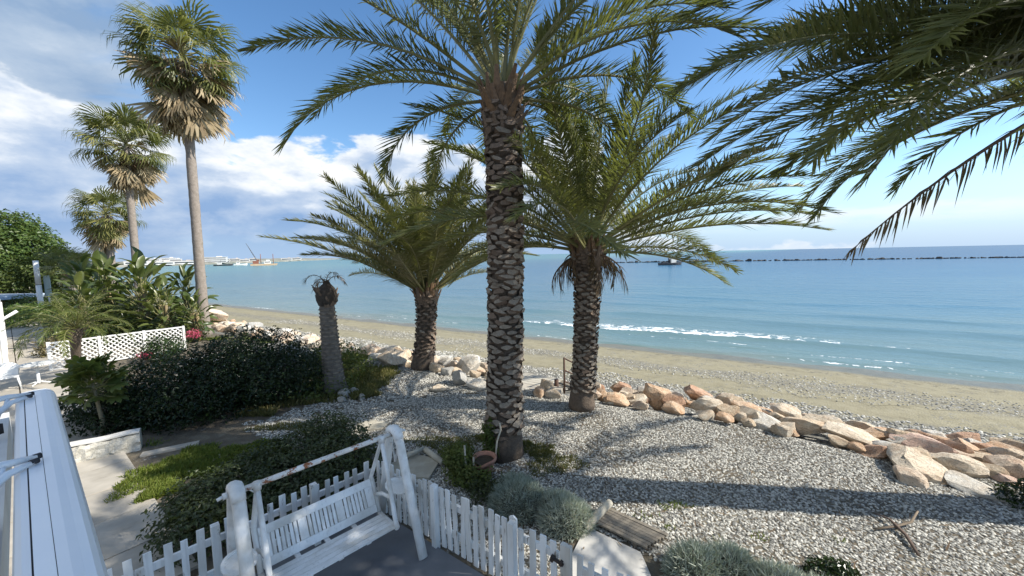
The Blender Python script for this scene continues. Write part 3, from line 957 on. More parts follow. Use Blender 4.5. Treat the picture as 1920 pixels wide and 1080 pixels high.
mbk.v = [(x + rs_.normal(0, 0.022), y + rs_.normal(0, 0.022), z + rs_.normal(0, 0.02)) for x, y, z in mbk.v]
hd = place('shrivelled_head', mbk.mesh('shrivelled_head', plain('charred_fibre', (0.045, 0.035, 0.027), (0.075, 0.058, 0.044), 14, 0.95, 1.0, 0.03)), t)
for i in range(30):
    an = rs_.uniform(0, 6.28); s = rs_.uniform(0.16, 0.3)
    place('leaf_boot', BOOTD, t, (-0.08 + math.cos(an) * 0.23, math.sin(an) * 0.23, rs_.uniform(2.8, 3.25)), (0, rs_.uniform(-0.3, 0.5), an), s)
for i in range(5):
    me = frond_mesh('dead_frond', rs_.uniform(0.5, 0.9), rs_.uniform(20, 80), rs_.uniform(100, 170), 14, 0.22, 0.02, [M['deadrib'], M['deadfrond']], rs_, rib=0.012, grav=0.6)
    place('dead_frond', me, t, (-0.08, 0, 3.4), (0, 0, rs_.uniform(0, 6.28)))

# ------------------------------------------------------------------ fan palms
def fan_leaf(name, dead, seed, Lp, Lb, nseg=34):
    r = np.random.default_rng(seed)
    b = MB()
    # petiole along +X then the blade fans out from its end, segments folded and drooping at the tip
    sag = -0.12 if not dead else -0.05
    pts = [(0, 0, 0), (Lp * 0.5, 0, 0.04), (Lp, 0, sag * Lp)]
    b.tube(pts, [0.03, 0.024, 0.016], 5, 0)
    spread_ = R(112) if not dead else R(38)
    for i in range(nseg):
        a = -spread_ + 2 * spread_ * (i + 0.5) / nseg
        if r.random() < (0.10 if not dead else 0.2):
            continue
        ln = Lb * (0.72 + 0.28 * math.cos(a * 0.75)) * r.uniform(0.88, 1.08)
        fold = 0.03 * (1 if i % 2 else -1)
        d = Vector((math.cos(a), math.sin(a), 0.10 * math.cos(a * 2) - 0.05))
        sd_ = Vector((-math.sin(a), math.cos(a), 0))
        base = Vector((Lp, 0, sag * Lp))
        hw = Lb * 0.50 * spread_ / nseg * 1.05
        if dead:
            hw *= 1.9
        m1 = base + d * ln * 0.55 + Vector((0, 0, fold))
        dr = r.uniform(0.3, 1.3) if not dead else r.uniform(0.05, 0.35)
        m2 = base + d * ln * 0.80 + Vector((0, 0, fold - ln * 0.16 * dr))
        tp = base + d * ln * (0.98 - 0.18 * dr) + Vector((r.normal(0, 0.02), r.normal(0, 0.02), -ln * 0.52 * dr))
        b.add([base, m1 - sd_ * hw, m1 + sd_ * hw, m2 - sd_ * hw * 0.55, m2 + sd_ * hw * 0.55, tp], [(0, 1, 2), (1, 3, 4, 2), (3, 5, 4)], 1)
    return b.mesh(name, [M['petiole'] if not dead else M['deadrib'], M['fandead'] if dead else M['fan']])


FAN = [fan_leaf('fan_leaf', False, 40 + i, 1.0, 1.05) for i in range(5)]
FAND = [fan_leaf('dead_fan_leaf', True, 60 + i, 0.55, 1.05, 16) for i in range(4)]


def fan_palm(label, base, h, rb, rt_, size, n_green, n_dead, seed, lean=(0, 0), skirt=2.6, emin=-38):
    r = np.random.default_rng(seed)
    t = thing('fan_palm', label, 'palm tree', base)
    zs = np.linspace(0, h, 60)
    b = MB()
    b.tube([(lean[0] * (z / h) ** 1.3, lean[1] * z / h, z) for z in zs],
           [rb + (rt_ - rb) * (z / h) + 0.16 * rb * math.exp(-z / 0.5) * 3 + 0.008 * (i % 2) + r.normal(0, 0.006) for i, z in enumerate(zs)], 12, 0, (1, 1), (0, 1, 0))
    place('trunk', b.mesh('trunk', M['fantrunk'], True), t)
    top = Vector((lean[0], lean[1], h))
    for i in range(n_green):
        f = (i + 0.5) / n_green
        az = i * 2.39996 + r.normal(0, 0.2)
        e = R(82 + (emin - 82) * f ** 0.85 + r.normal(0, 7))
        s = size * r.uniform(0.85, 1.12) * (0.78 if f < 0.12 else 1)
        place('fan_leaf', FAN[i % 5], t, (top.x, top.y, top.z + 0.35 * size * (1 - f)), (r.normal(0, 0.35), -e, az), s)
    for i in range(n_dead):
        f = (i + 0.5) / n_dead
        az = i * 2.39996 + r.normal(0, 0.3)
        e = R(-18 - 66 * f ** 0.6 + r.normal(0, 17))
        s = size * r.uniform(0.55, 1.25)
        place('dead_fan_leaf', FAND[i % 4], t, (top.x + math.cos(az) * rt_, top.y + math.sin(az) * rt_, top.z - skirt * 0.62 * f + 0.1), (r.normal(0, 0.6), -e, az), s)
    return t


fan_palm('tallest fan palm with a slim bare trunk and a thick straw skirt', (-17.27, 21.31, 0), 14.75, 0.25, 0.20, 1.52, 36, 120, 31, (0.15, 0), 3.4, -50)
fan_palm('middle fan palm behind the paddle-leaved plants, a straw tuft under its crown', (-29.2, 30.0, 0), 12.95, 0.26, 0.21, 1.62, 38, 46, 32, (0.15, 0), 2.6, -34)
fan_palm('shortest fan palm, its crown left of the middle fan palm trunk', (-39.4, 38.0, 0), 8.7, 0.34, 0.28, 1.5, 40, 44, 33, (0, 0), 2.6, -45)
fan_palm('low young fan palm just showing above the paddle-leaved plants', (-36.0, 31.5, 0), 3.9, 0.3, 0.25, 1.0, 16, 4, 34, (0, 0), 0.6, -10)

# dwarf feather palm by the lattice
t = thing('dwarf_palm', 'small feathery palm with a leaning dark trunk in front of the lattice', 'palm tree', (-16.2, 13.9, 0))
b = MB()
b.tube([(-0.25, 0.15, 0), (0.1, 0.02, 0.7), (0.45, -0.25, 1.35), (0.6, -0.35, 1.9)], [0.16, 0.13, 0.14, 0.22], 10, 0, (1, 1), (0, 1, 0))
place('trunk', b.mesh('trunk', M['trunkdark'], True), t)
r = np.random.default_rng(9)
for i in range(34):
    f = (i + 0.5) / 34
    me = frond_mesh('frond', 1.75 * r.uniform(0.85, 1.1), 80 - 75 * f, 62 + 30 * f, 34, 0.30, 0.022, [M['rachis'], M['phxleaf']], r, side=r.normal(0, 14), rib=0.014, vee=12, grav=0.35)
    place('frond', me, t, (0.6, -0.35, 1.9), (r.normal(0, 0.2), 0, i * 2.39996))

# ------------------------------------------------------------------ leaf clouds
def leaf_cloud(blobs, n, size, seed, aspect=0.5, shell=0.55, up=0.35, cut=None, jitter=0.10, zmin=0.02):
    """small folded leaves through the volume of several ellipsoids (cx,cy,cz,rx,ry,rz), denser towards the outside"""
    r = np.random.default_rng(seed)
    vol = np.array([bb[3] * bb[4] * bb[5] for bb in blobs]) ** (2 / 3)
    pick = r.choice(len(blobs), n, p=vol / vol.sum())
    B = np.array(blobs)[pick]
    d = r.normal(size=(n, 3)); d /= np.linalg.norm(d, axis=1)[:, None]
    # lumps: radius modulated by a few random bumps
    lum = 1 + jitter * (np.sin(d[:, 0] * 7 + pick) + np.sin(d[:, 1] * 9 + 2 * pick) + np.sin(d[:, 2] * 8 + d[:, 0] * 5))
    rad = (shell + (1 - shell) * r.random(n) ** 0.6) * lum
    p = B[:, :3] + d * B[:, 3:] * rad[:, None]
    ok = p[:, 2] > zmin
    if cut is not None:
        ok &= cut(p)
    p, d, B = p[ok], d[ok], B[ok]
    n = len(p)
    nrm = d / B[:, 3:]
    nrm /= np.linalg.norm(nrm, axis=1)[:, None]
    nrm = nrm * 0.7 + r.normal(size=(n, 3)) * 0.55 + np.array([0, 0, up])
    nrm /= np.linalg.norm(nrm, axis=1)[:, None]
    t = np.cross(nrm, r.normal(size=(n, 3))); t /= np.linalg.norm(t, axis=1)[:, None]
    bt = np.cross(nrm, t)
    s = size * r.uniform(0.6, 1.25, n)[:, None]
    v = np.stack([p - t * s * 0.5, p + bt * s * aspect * 0.5 + nrm * s * 0.12, p + t * s * 0.5 - nrm * s * 0.08, p - bt * s * aspect * 0.5 + nrm * s * 0.12], 1).reshape(-1, 3)
    k = np.arange(n)[:, None] * 4
    f = np.concatenate([k + np.array([0, 1, 2]), k + np.array([0, 2, 3])], 0)
    return v, f


def np_mesh(name, v, f, mat):
    me = bpy.data.meshes.new(name)
    me.from_pydata(v.tolist(), [], f.tolist())
    me.materials.append(mat)
    me.update()
    return me


def shrub(name, label, cat, loc, blobs, n, size, seed, mat, stems=5, stem_h=0.5, stem_r=0.03, **kw):
    t = thing(name, label, cat, loc)
    v, f = leaf_cloud(blobs, n, size, seed, **kw)
    tag(place('foliage', np_mesh('foliage', v, f, mat), t), kind='stuff')
    r = random.Random(seed)
    b = MB()
    for i in range(stems):
        bb = blobs[i % len(blobs)]
        x, y = bb[0] + r.uniform(-.4, .4) * bb[3], bb[1] + r.uniform(-.4, .4) * bb[4]
        b.tube([(x * 0.8, y * 0.8, -0.03), (x * 0.9, y * 0.9, stem_h * 0.5), (x, y, stem_h)], [stem_r, stem_r * .8, stem_r * .5], 6)
    if stems:
        place('stems', b.mesh('stems', M['wood'], True), t)
    return t


# big dark bush
shrub('dark_bush', 'big dark glossy bush between the lattice and the headless trunk', 'bush', (-8.6, 11.2, 0),
      [(-0.4, -0.8, 0.75, 1.7, 1.5, 1.0), (0.9, -0.1, 0.75, 1.7, 1.6, 0.98), (1.55, 0.6, 0.6, 1.2, 1.5, 0.85), (-1.3, -0.9, 0.7, 1.1, 1.2, 0.9), (0.2, 1.0, 0.9, 1.6, 1.4, 1.12), (-0.2, -1.6, 0.45, 1.5, 0.8, 0.62), (0.3, -0.2, 0.95, 1.3, 1.2, 1.08)],
      33000, 0.10, 101, M['bushleaf'], 10, 0.9, 0.04, shell=0.6, up=0.3)
shrub('ground_shrub', 'green low plants creeping between the dark bush and the headless trunk', 'shrub', (-6.4, 12.9, 0),
      [(0, 0, 0.25, 1.5, 2.2, 0.65), (-0.7, 1.8, 0.35, 1.3, 1.3, 0.7), (0.6, -1.3, 0.15, 0.8, 0.8, 0.4)], 7000, 0.10, 102, M['softleaf'], 4, 0.3, 0.02, shell=0.5)
shrub('dark_shrub', 'dark shrub under the lobed-leaf sapling at the path', 'shrub', (-10.2, 9.35, 0),
      [(0.15, 0.25, 0.3, 0.9, 0.9, 0.6), (-1.0, 0.8, 0.4, 0.9, 0.8, 0.55)], 5000, 0.10, 103, M['bushleaf'], 3, 0.4, 0.025, shell=0.5)
# low clipped hedge behind the fence
hb = []
r = random.Random(4)
for (x, y, rx, h) in [(-5.1, 5.75, .55, .42), (-4.7, 5.35, .55, .44), (-4.3, 5.85, .7, .46), (-4.9, 6.25, .75, .46), (-3.75, 6.2, .65, .46), (-4.2, 6.8, .8, .5), (-5.35, 6.3, .55, .4), (-5.0, 6.9, .65, .44),
                      (-3.35, 6.75, .62, .48), (-3.6, 7.4, .75, .52), (-4.4, 7.7, .8, .5), (-3.9, 8.2, .7, .5), (-4.45, 8.7, .6, .42), (-3.0, 7.2, .5, .42), (-4.95, 7.5, .5, .36)]:
    hb.append((x + 4.3, y - 6.7, 0.22, rx, rx, h * 0.88))
shrub('low_hedge', 'low dark clipped hedge running behind the swing and the picket fence', 'hedge', (-4.3, 6.7, 0), hb, 21000, 0.085, 104, M['hedgeleaf'], 14, 0.35, 0.02, shell=0.55, up=0.6)
# silver cushions
def spiky(blobs, n, ln, w, seed):
    r = np.random.default_rng(seed)
    vol = np.array([bb[3] * bb[4] for bb in blobs])
    pick = r.choice(len(blobs), n, p=vol / vol.sum())
    B = np.array(blobs)[pick]
    d = r.normal(size=(n, 3)); d[:, 2] = np.abs(d[:, 2]); d /= np.linalg.norm(d, axis=1)[:, None]
    p = B[:, :3] + d * B[:, 3:] * r.uniform(0.72, 1.0, n)[:, None]
    g_ = d + r.normal(size=(n, 3)) * 0.55 + np.array([0, 0, 0.3]); g_ /= np.linalg.norm(g_, axis=1)[:, None]
    sd_ = np.cross(g_, r.normal(size=(n, 3))); sd_ /= np.linalg.norm(sd_, axis=1)[:, None]
    l = ln * r.uniform(0.5, 1.3, n)[:, None]
    v = np.stack([p - sd_ * w, p + sd_ * w, p + g_ * l * 0.6 + sd_ * w * 0.8, p + g_ * l], 1).reshape(-1, 3)
    k = np.arange(n)[:, None] * 4
    f = np.concatenate([k + np.array([0, 1, 2]), k + np.array([0, 2, 3])], 0)
    return v, f


def cushion(label, loc, blobs, n, seed):
    t = thing('silver_bush', label, 'bush', loc, 0, 'silver cushion bushes')
    v, f = spiky(blobs, n, 0.10, 0.0055, seed)
    tag(place('foliage', np_mesh('foliage', v, f, M['silver']), t), kind='stuff')
    b = MB()
    for bb in blobs:
        K = 10
        rings = [(0.0, 0.86), (0.35, 0.82), (0.65, 0.6), (0.84, 0.25)]
        vs = [(bb[0] + math.cos(6.2832 * k / K) * bb[3] * q, bb[1] + math.sin(6.2832 * k / K) * bb[4] * q, bb[2] + bb[5] * h) for h, q in rings for k in range(K)]
        b.add(vs, [(i * K + k, i * K + (k + 1) % K, (i + 1) * K + (k + 1) % K, (i + 1) * K + k) for i in range(3) for k in range(K)] + [tuple(range(30, 40))])
    place('twig_core', b.mesh('twig_core', plain('twig_core', (0.10, 0.11, 0.08), (0.16, 0.16, 0.12), 30, 0.95, 1.0, 0.03)), t)


cushion('grey-green cushion bush on the shady side behind the picket fence, left half of the pair', (0.15, 6.05, 0), [(-0.1, 0.0, 0, 0.52, 0.42, 0.42), (-0.15, 0.35, 0, 0.4, 0.35, 0.32)], 8000, 111)
cushion('silver cushion bush with yellowish sunlit tips touching the bleached log', (0.78, 5.65, 0), [(0.0, 0, 0, 0.45, 0.38, 0.36), (-0.12, 0.28, 0, 0.38, 0.3, 0.32)], 7000, 112)
cushion('round silver cushion bush at the bottom edge beside the slatted step', (2.30, 4.62, 0), [(0, 0, 0, 0.40, 0.34, 0.40), (0.42, 0.0, 0, 0.4, 0.34, 0.36)], 8000, 113)
cushion('silver cushion bush cut by the bottom edge on the gravel', (3.15, 4.30, 0), [(0, 0, 0, 0.46, 0.36, 0.34), (0.45, -0.1, 0, 0.3, 0.3, 0.25)], 5000, 114)
shrub('dark_shrub', 'dark leafy plant at the bottom edge on the sunny gravel', 'shrub', (4.0, 4.55, 0), [(0, 0, 0.08, 0.32, 0.22, 0.16)], 900, 0.07, 115, M['bushleaf'], 2, 0.1, 0.01)
shrub('dark_shrub', 'dark green plant at the right edge where the trunk shadow meets the rocks', 'shrub', (8.35, 5.95, 0), [(0, 0, 0.1, 0.45, 0.25, 0.25)], 1200, 0.07, 116, M['bushleaf'], 2, 0.1, 0.01)

# tree and greenery at the left edge
def tree(label, loc, blobs, n, size, seed, trunk_h, mat='treeleaf', name='broadleaf_tree'):
    t = thing(name, label, 'tree', loc)
    v, f = leaf_cloud(blobs, n, size, seed, shell=0.5, up=0.5, aspect=0.6, jitter=0.13)
    tag(place('crown', np_mesh('crown', v, f, M[mat]), t), kind='stuff')
    b = MB()
    b.tube([(0, 0, -0.1), (0.1, 0, trunk_h * .5), (0.05, 0.1, trunk_h)], [0.35, 0.27, 0.2], 9)
    for bb in blobs:
        b.tube([(0.05, 0.1, trunk_h * .85), (bb[0] * .5, bb[1] * .5, (trunk_h + bb[2]) / 2), (bb[0], bb[1], bb[2])], [0.15, 0.09, 0.04], 6)
    place('trunk', b.mesh('trunk', M['wood'], True), t)


tree('dense round green tree at the left edge behind the white post', (-53.5, 40.5, 0),
     [(0, 0, 6.3, 4.2, 4, 3.0), (3.4, -0.5, 5.6, 2.8, 2.8, 2.4), (-3, 0.5, 6.2, 3, 3, 3), (2.2, -1.5, 3.6, 3.4, 2.6, 2.2), (-2, -1.5, 3.4, 3.2, 2.6, 2.2), (1.2, 0, 8.0, 2.4, 2.4, 1.6), (5.4, 0.4, 4.2, 1.6, 1.8, 2.0)], 26000, 0.34, 121, 2.6)
tree('grey-green bushy tree between the round tree and the fan palms', (-44.5, 37.5, 0), [(0, 0, 3.4, 3.0, 2.5, 2.0), (2.6, 0, 2.6, 2.2, 2, 1.7), (-2, -.5, 2.2, 2, 2, 1.8)], 7000, 0.30, 122, 1.6, 'softleaf', 'bushy_tree')
shrub('brown_hedge', 'brownish hedge under the round tree at the left edge', 'hedge', (-52.5, 36.0, 0), [(-2, 0, 0.9, 3.2, 1.2, 1.3), (3, 0, 0.9, 3.2, 1.2, 1.3)], 5000, 0.22, 123, M['hedgebrown'], 4, 0.8, 0.05, shell=0.6)
shrub('path_shrub', 'green shrubs lining the far walkway under the white post', 'shrub', (-38.2, 30.0, 0), [(0, 0, 0.4, 1.3, 1.6, 0.7), (2.0, -2.0, 0.4, 1.4, 1.6, 0.8), (5.0, -4.0, 0.5, 1.8, 1.8, 0.9), (-3.5, 3.0, 0.6, 2.0, 1.4, 1.0)], 7000, 0.2, 124, M['treeleaf'], 3, 0.4, 0.03)
shrub('yellow_shrub', 'yellow flowering shrub at the left edge beside the brown hedge', 'shrub', (-47.0, 33.2, 0), [(0, 0, 1.5, 1.2, 1, 1.4)], 1500, 0.2, 125, leafmat('yellow_petal', (0.30, 0.24, 0.02), (0.42, 0.30, 0.02), (0.12, 0.15, 0.03)), 3, 0.8, 0.04)

# paddle-leaved clump
def paddle(name, seed, L=1.25, W=0.42, Lp=1.4, bend=40):
    r = np.random.default_rng(seed)
    b = MB()
    K = 9
    e = R(0)
    pts = []
    x = z = 0.0
    for i in range(5):
        pts.append((x, 0, z)); x += Lp / 4 * math.cos(-R(bend) * 0.25 * i / 4); z += Lp / 4 * math.sin(-R(bend) * 0.25 * i / 4)
    b.tube(pts, [0.035, 0.03, 0.026, 0.022, 0.018], 5, 0)
    sp = []
    x, _, z = pts[-1]
    for i in range(K + 1):
        f = i / K
        a = -R(bend) * (0.25 + 0.95 * f)
        sp.append((x, z, f)); x += L / K * math.cos(a); z += L / K * math.sin(a)
    vs = []
    for (x, z, f) in sp:
        w = W * 0.5 * (math.sin(math.pi * min(1, f * 0.93 + 0.07)) ** 0.6) + 0.004
        tear = r.normal(0, 0.02)
        vs += [(x, -w, z + w * 0.45 + tear), (x, -w * 0.5, z + w * 0.12), (x, 0, z - 0.015), (x, w * 0.5, z + w * 0.12), (x, w, z + w * 0.45 - tear)]
    b.add(vs, [(i * 5 + j, i * 5 + j + 1, (i + 1) * 5 + j + 1, (i + 1) * 5 + j) for i in range(K) for j in range(4)], 1)
    return b.mesh(name, [M['petiole'], M['strel']], True)


PAD = [paddle('paddle_leaf', 70 + i, 1.25, 0.46, 1.3, [25, 45, 60, 80][i]) for i in range(4)]
spots = [(-24.6, 22.2, 1.25, 'at the left end of the clump'), (-22.6, 21.4, 1.3, 'behind the small feathery palm'), (-20.8, 21.6, 1.35, 'tallest, left of the middle fan palm trunk'),
         (-19.5, 20.2, 1.2, 'with pale leaves in the middle'), (-18.4, 21.6, 1.15, 'behind the middle at the back'), (-17.9, 19.6, 0.95, 'with an orange-brown stem base'),
         (-16.6, 19.9, 0.72, 'lowest, beside the tall fan palm trunk'), (-21.6, 19.2, 1.0, 'low in front behind the lattice'), (-26.8, 24.2, 1.3, 'behind the white post')]
for k, (x, y, s, where) in enumerate(spots):
    t = thing('paddle_plant', f'paddle-leaved strelitzia-like plant, {where}', 'plant', (x, y, 0), 0, 'paddle-leaved plants behind the lattice')
    r = np.random.default_rng(200 + k)
    b = MB()
    for j in range(3):
        b.tube([(0.1 * j - .1, 0.08 * (j % 2), -0.05), (0.12 * j - .12, 0.05, 0.5 * s), (0.16 * j - .16, 0, 2.1 * s)], [0.10, 0.09, 0.07], 7)
    place('stem', b.mesh('stem', M['stem'], True), t)
    for i in range(62):
        f = (i + 0.5) / 62
        e = R(82 - 70 * f + r.normal(0, 6))
        place('paddle_leaf', PAD[i % 4], t, (r.normal(0, 0.12), r.normal(0, 0.12), (2.35 - 1.9 * f) * s), (r.normal(0, 0.5), -e, i * 2.39996), s * r.uniform(0.42, 0.66))

shrub('undergrowth', 'dense dark green undergrowth between the paddle-leaved plants behind the lattice', 'shrub', (-20.4, 20.6, 0),
      [(0, 0, 0.7, 2.2, 1.5, 1.5), (-3.0, 1.2, 0.8, 2.4, 1.5, 1.8), (2.4, -0.6, 0.5, 1.7, 1.2, 1.1), (-5.2, 2.8, 0.9, 2.2, 1.5, 2.0), (0.3, -1.4, 0.3, 1.8, 0.7, 0.8)], 12000, 0.24, 171, M['strel'], 4, 0.8, 0.04, shell=0.4, aspect=0.4)
# lobed-leaf sapling beside the path
t = thing('sapling', 'young tree with a thin curved stem and lobed leaves beside the path wall', 'young tree', (-9.95, 8.95, 0))
b = MB()
b.tube([(0, 0, -0.05), (0.03, 0.02, 0.4), (-0.02, 0.0, 0.9), (-0.08, 0, 1.35)], [0.055, 0.047, 0.04, 0.03], 8)
place('stem', b.mesh('stem', plain('sapling_bark', (0.26, 0.22, 0.14), (0.2, 0.17, 0.1), 8, 0.8), True), t)
def lobed(seed):
    r = np.random.default_rng(seed)
    b = MB()
    b.tube([(0, 0, 0), (0.25, 0, 0.02), (0.5, 0, -0.02)], [0.012, 0.01, 0.008], 5, 0)
    for i in range(7):
        a = R(-120 + 40 * i); ln = 0.30 * (1 - 0.09 * abs(i - 3)); d = Vector((math.cos(a), math.sin(a), -0.12)); s_ = Vector((-math.sin(a), math.cos(a), 0)); o = Vector((0.5, 0, -0.02))
        b.add([o, o + d * ln * .45 - s_ * .05, o + d * ln * .45 + s_ * .05, o + d * ln * .75 - s_ * .06 + Vector((0, 0, -.02)), o + d * ln * .75 + s_ * .06 + Vector((0, 0, -.02)), o + d * ln + Vector((0, 0, -.07))], [(0, 1, 2), (1, 3, 4, 2), (3, 5, 4)], 1)
    return b.mesh('lobed_leaf', [M['petiole'], M['softleaf']])
LOB = [lobed(i) for i in range(3)]
r = np.random.default_rng(12)
for i in range(80):
    f = (i + .5) / 80
    place('lobed_leaf', LOB[i % 3], t, (-0.08 + r.normal(0, .12), r.normal(0, .12), 1.45 - 0.35 * f + r.normal(0, .06)), (r.normal(0, .4), -R(75 - 85 * f + r.normal(0, 8)), i * 2.39996), r.uniform(0.6, 0.95))

# ------------------------------------------------------------------ lattice fence
A0, A1 = Vector((-18.1, 14.75, 0)), Vector((-15.55, 17.95, 0))
t = thing('lattice_fence', 'white diamond lattice fence below the paddle-leaved plants', 'fence', A0)
dv_ = (A1 - A0); LL = dv_.length; ud = dv_.normalized(); HT = 1.12
ang = math.atan2(ud.y, ud.x)
wm = plain('lattice_white', (0.78, 0.77, 0.73), (0.66, 0.64, 0.6), 4, 0.7)
b = MB(); b.box((LL / 2, 0, HT), (LL, 0.06, 0.06)); place('top_rail', b.mesh('top_rail', wm), t, rot=(0, 0, ang))
b = MB(); b.box((LL / 2, 0, 0.08), (LL, 0.06, 0.06)); place('bottom_rail', b.mesh('bottom_rail', wm), t, rot=(0, 0, ang))
pm = MB(); pm.box((0, 0, HT / 2 + 0.02), (0.09, 0.09, HT + 0.06)); pm = pm.mesh('post', wm)
for i in range(4):
    p = ud * LL * i / 3
    place('post', pm, t, (p.x, p.y, 0), (0, 0, ang))
sl = 0.13
k = -HT
while k < LL:
    for sgn in (1, -1):
        x0, x1 = (k, k + HT - 0.1)
        a_, b_ = max(x0, 0.0), min(x1, LL)
        if b_ - a_ < 0.1:
            continue
        z0, z1 = 0.08 + (a_ - x0), 0.08 + (b_ - x0)
        if sgn < 0:
            z0, z1 = 0.08 + HT - 0.1 - (a_ - x0), 0.08 + HT - 0.1 - (b_ - x0)
        bb = MB(); rail_between(bb, (a_, 0.012 * sgn, z0), (b_, 0.012 * sgn, z1), 0.012, 0.045)
        place('slat', bb.mesh('slat', wm), t, rot=(0, 0, ang))
    k += sl * 1.41
shrub('flowering_creeper', 'dark creeper with magenta flowers climbing the lattice', 'creeper', (-14.7, 15.9, 0), [(-0.3, 0.3, 0.5, 0.9, 0.8, 0.55)], 1800, 0.11, 131, M['bushleaf'], 3, 0.5, 0.02, shell=0.3)
fl = bpy.data.objects[[o.name for o in C.objects if o.name.startswith('flowering_creeper')][-1]]
v, f = leaf_cloud([(-0.6, -0.25, 0.35, 0.35, 0.25, 0.15), (-0.05, 1.6, 0.85, 0.3, 0.3, 0.25)], 420, 0.10, 132, shell=0.2)
tag(place('flowers', np_mesh('flowers', v, f, M['magenta']), fl), kind='stuff')

# ------------------------------------------------------------------ path, planter wall, kerbs
pd = Vector((-0.797, 0.604, 0)); pn = Vector((0.604, 0.797, 0))     # along the walkway, towards the garden
pang = math.atan2(pd.y, pd.x)
b = MB(); b.box((0, 0, 0.0), (64, 3.4, 0.04))
path = place('path', b.mesh('path', M['soil']), None, tuple(Vector((-5.5, 4.45, -0.012)) + pd * 29 - pn * 0.66), (0, 0, pang))
tag(path, kind='structure')
slabm = [MB(), MB()]
for q, w in zip(slabm, (1.28, 1.5)):
    q.box((0, 0, 0), (1.18, w - 0.022, 0.05))
slabm = [q.mesh('slab', M['concrete']) for q in slabm]
r = random.Random(3)
for i in range(34):
    for j, (off, w) in enumerate(((1.10, 1.28), (-0.30, 1.5))):
        lx = -32 + 3.0 + i * 1.2
        place('slab', slabm[j], path, (lx + r.uniform(-.004, .004), -off, 0.032 + r.uniform(-.004, .004)), (r.uniform(-.004, .004), r.uniform(-.004, .004), r.uniform(-.006, .006)))
# rough stub wall beside the sapling
t = thing('planter_wall', 'rough whitewashed stub wall between the path and the sapling bed', 'low wall', (-9.0, 8.1, 0))
b = MB()
for i in range(9):
    pass
rs_ = np.random.default_rng(3)
n1, n2 = 18, 6
vs = []
a, c_ = Vector((-0.5, -0.42, 0)), Vector((0.5, 0.33, 0))
ax_ = (c_ - a); nrm_ = Vector((ax_.y, -ax_.x, 0)).normalized()
prof = [(0.16, 0.0), (0.165, 0.07), (0.155, 0.14), (0.15, 0.21), (0.14, 0.28), (0.11, 0.36), (-0.10, 0.38), (-0.14, 0.25), (-0.15, 0.12), (-0.15, 0.0)]
for i in range(n1 + 1):
    p = a + ax_ * (i / n1)
    for (o, h) in prof:
        q = p + nrm_ * (o + rs_.normal(0, 0.014))
        vs.append((q.x, q.y, h + rs_.normal(0, 0.014) * (h > 0)))
L = len(prof)
b.add(vs, [(i * L + j, (i + 1) * L + j, (i + 1) * L + j + 1, i * L + j + 1) for i in range(n1) for j in range(L - 1)] + [tuple(range(L)), tuple(reversed(range(n1 * L, n1 * L + L)))])
place('wall', b.mesh('wall', M['plaster'], False), t)
b = MB()
for i in range(n1 + 1):
    pass
b.tube([tuple(a + ax_ * f + Vector((0, 0, 0.40 + 0.01 * math.sin(9 * f)))) for f in np.linspace(0, 1, 8)], 0.13, 8, 0, (1, 0.32))
place('coping', b.mesh('coping', M['slabwhite'], False), t)

def kerb(label, a, b_, w=0.16, h=0.12, mat='slabwhite'):
    bb = MB(); a, b_ = Vector(a), Vector(b_)
    rail_between(bb, a + Vector((0, 0, h / 2 - .02)), b_ + Vector((0, 0, h / 2 - .02)), w, h)
    o = place('kerb_stone', bb.mesh('kerb_stone', M[mat]))
    return tag(o, label, 'kerb stone')
kerb('pale kerb stone in the grass right of the stub wall', (-8.15, 8.05, 0), (-7.3, 8.55, 0), 0.2, 0.06, 'concrete')
kerb('long pale kerb along the sapling bed behind the stub wall', (-9.75, 7.95, 0), (-12.6, 10.2, 0), 0.18, 0.10, 'concrete')

# flagstones in the gravel
def flag(label, cx, cy, pts, h=0.05, mat='flag'):
    n = len(pts)
    vs = [(x, y, -0.03) for x, y in pts] + [(x, y, h) for x, y in pts]
    bb = MB(); bb.add(vs, [(i, (i + 1) % n, n + (i + 1) % n, n + i) for i in range(n)] + [tuple(range(n, 2 * n))])
    return tag(place('flagstone', bb.mesh('flagstone', M[mat]), None, (cx, cy, 0)), label, 'flagstone')
flag('large pale flagstone in the gravel behind the hedge', -3.75, 9.25, [(-.55, -.2), (-.1, -.32), (.5, -.2), (.55, .15), (.1, .3), (-.45, .2)])
flag('small pale flagstone left of the large one behind the hedge', -4.6, 9.55, [(-.3, -.15), (.15, -.2), (.32, .05), (.1, .22), (-.28, .15)])
flag('flat beige slab on the ground behind the fence corner', -1.98, 7.35, [(-.5, -.35), (.35, -.45), (.45, .2), (-.1, .42), (-.5, .2)], 0.06)
b = MB(); b.tube([(-2.35, 7.45, 0.14), (-1.95, 7.85, 0.13)], 0.05, 8); b2 = b
tag(place('log', b.mesh('log', M['log'], True)), 'short bleached log at the left edge of the beige slab', 'log')
b = MB(); b.tube([(-1.90, 7.83, 0.12), (-1.45, 7.35, 0.10)], 0.06, 8)
tag(place('log', b.mesh('log', M['log'], True)), 'grey log at the right edge of the beige slab', 'log')

# ------------------------------------------------------------------ terrace
b = MB()
pts = [(-4.75, 3.45), (-2.29, 6.02), (3.2, 2.02), (3.2, -3), (-4.0, -3), (-4.9, 2.5)]
b.add([(x, y, -0.05) for x, y in pts] + [(x, y, 0.045) for x, y in pts],
      [(i, (i + 1) % 6, 6 + (i + 1) % 6, 6 + i) for i in range(6)] + [tuple(range(6, 12))])
tag(place('terrace_floor', b.mesh('terrace_floor', M['terrace'])), kind='structure')

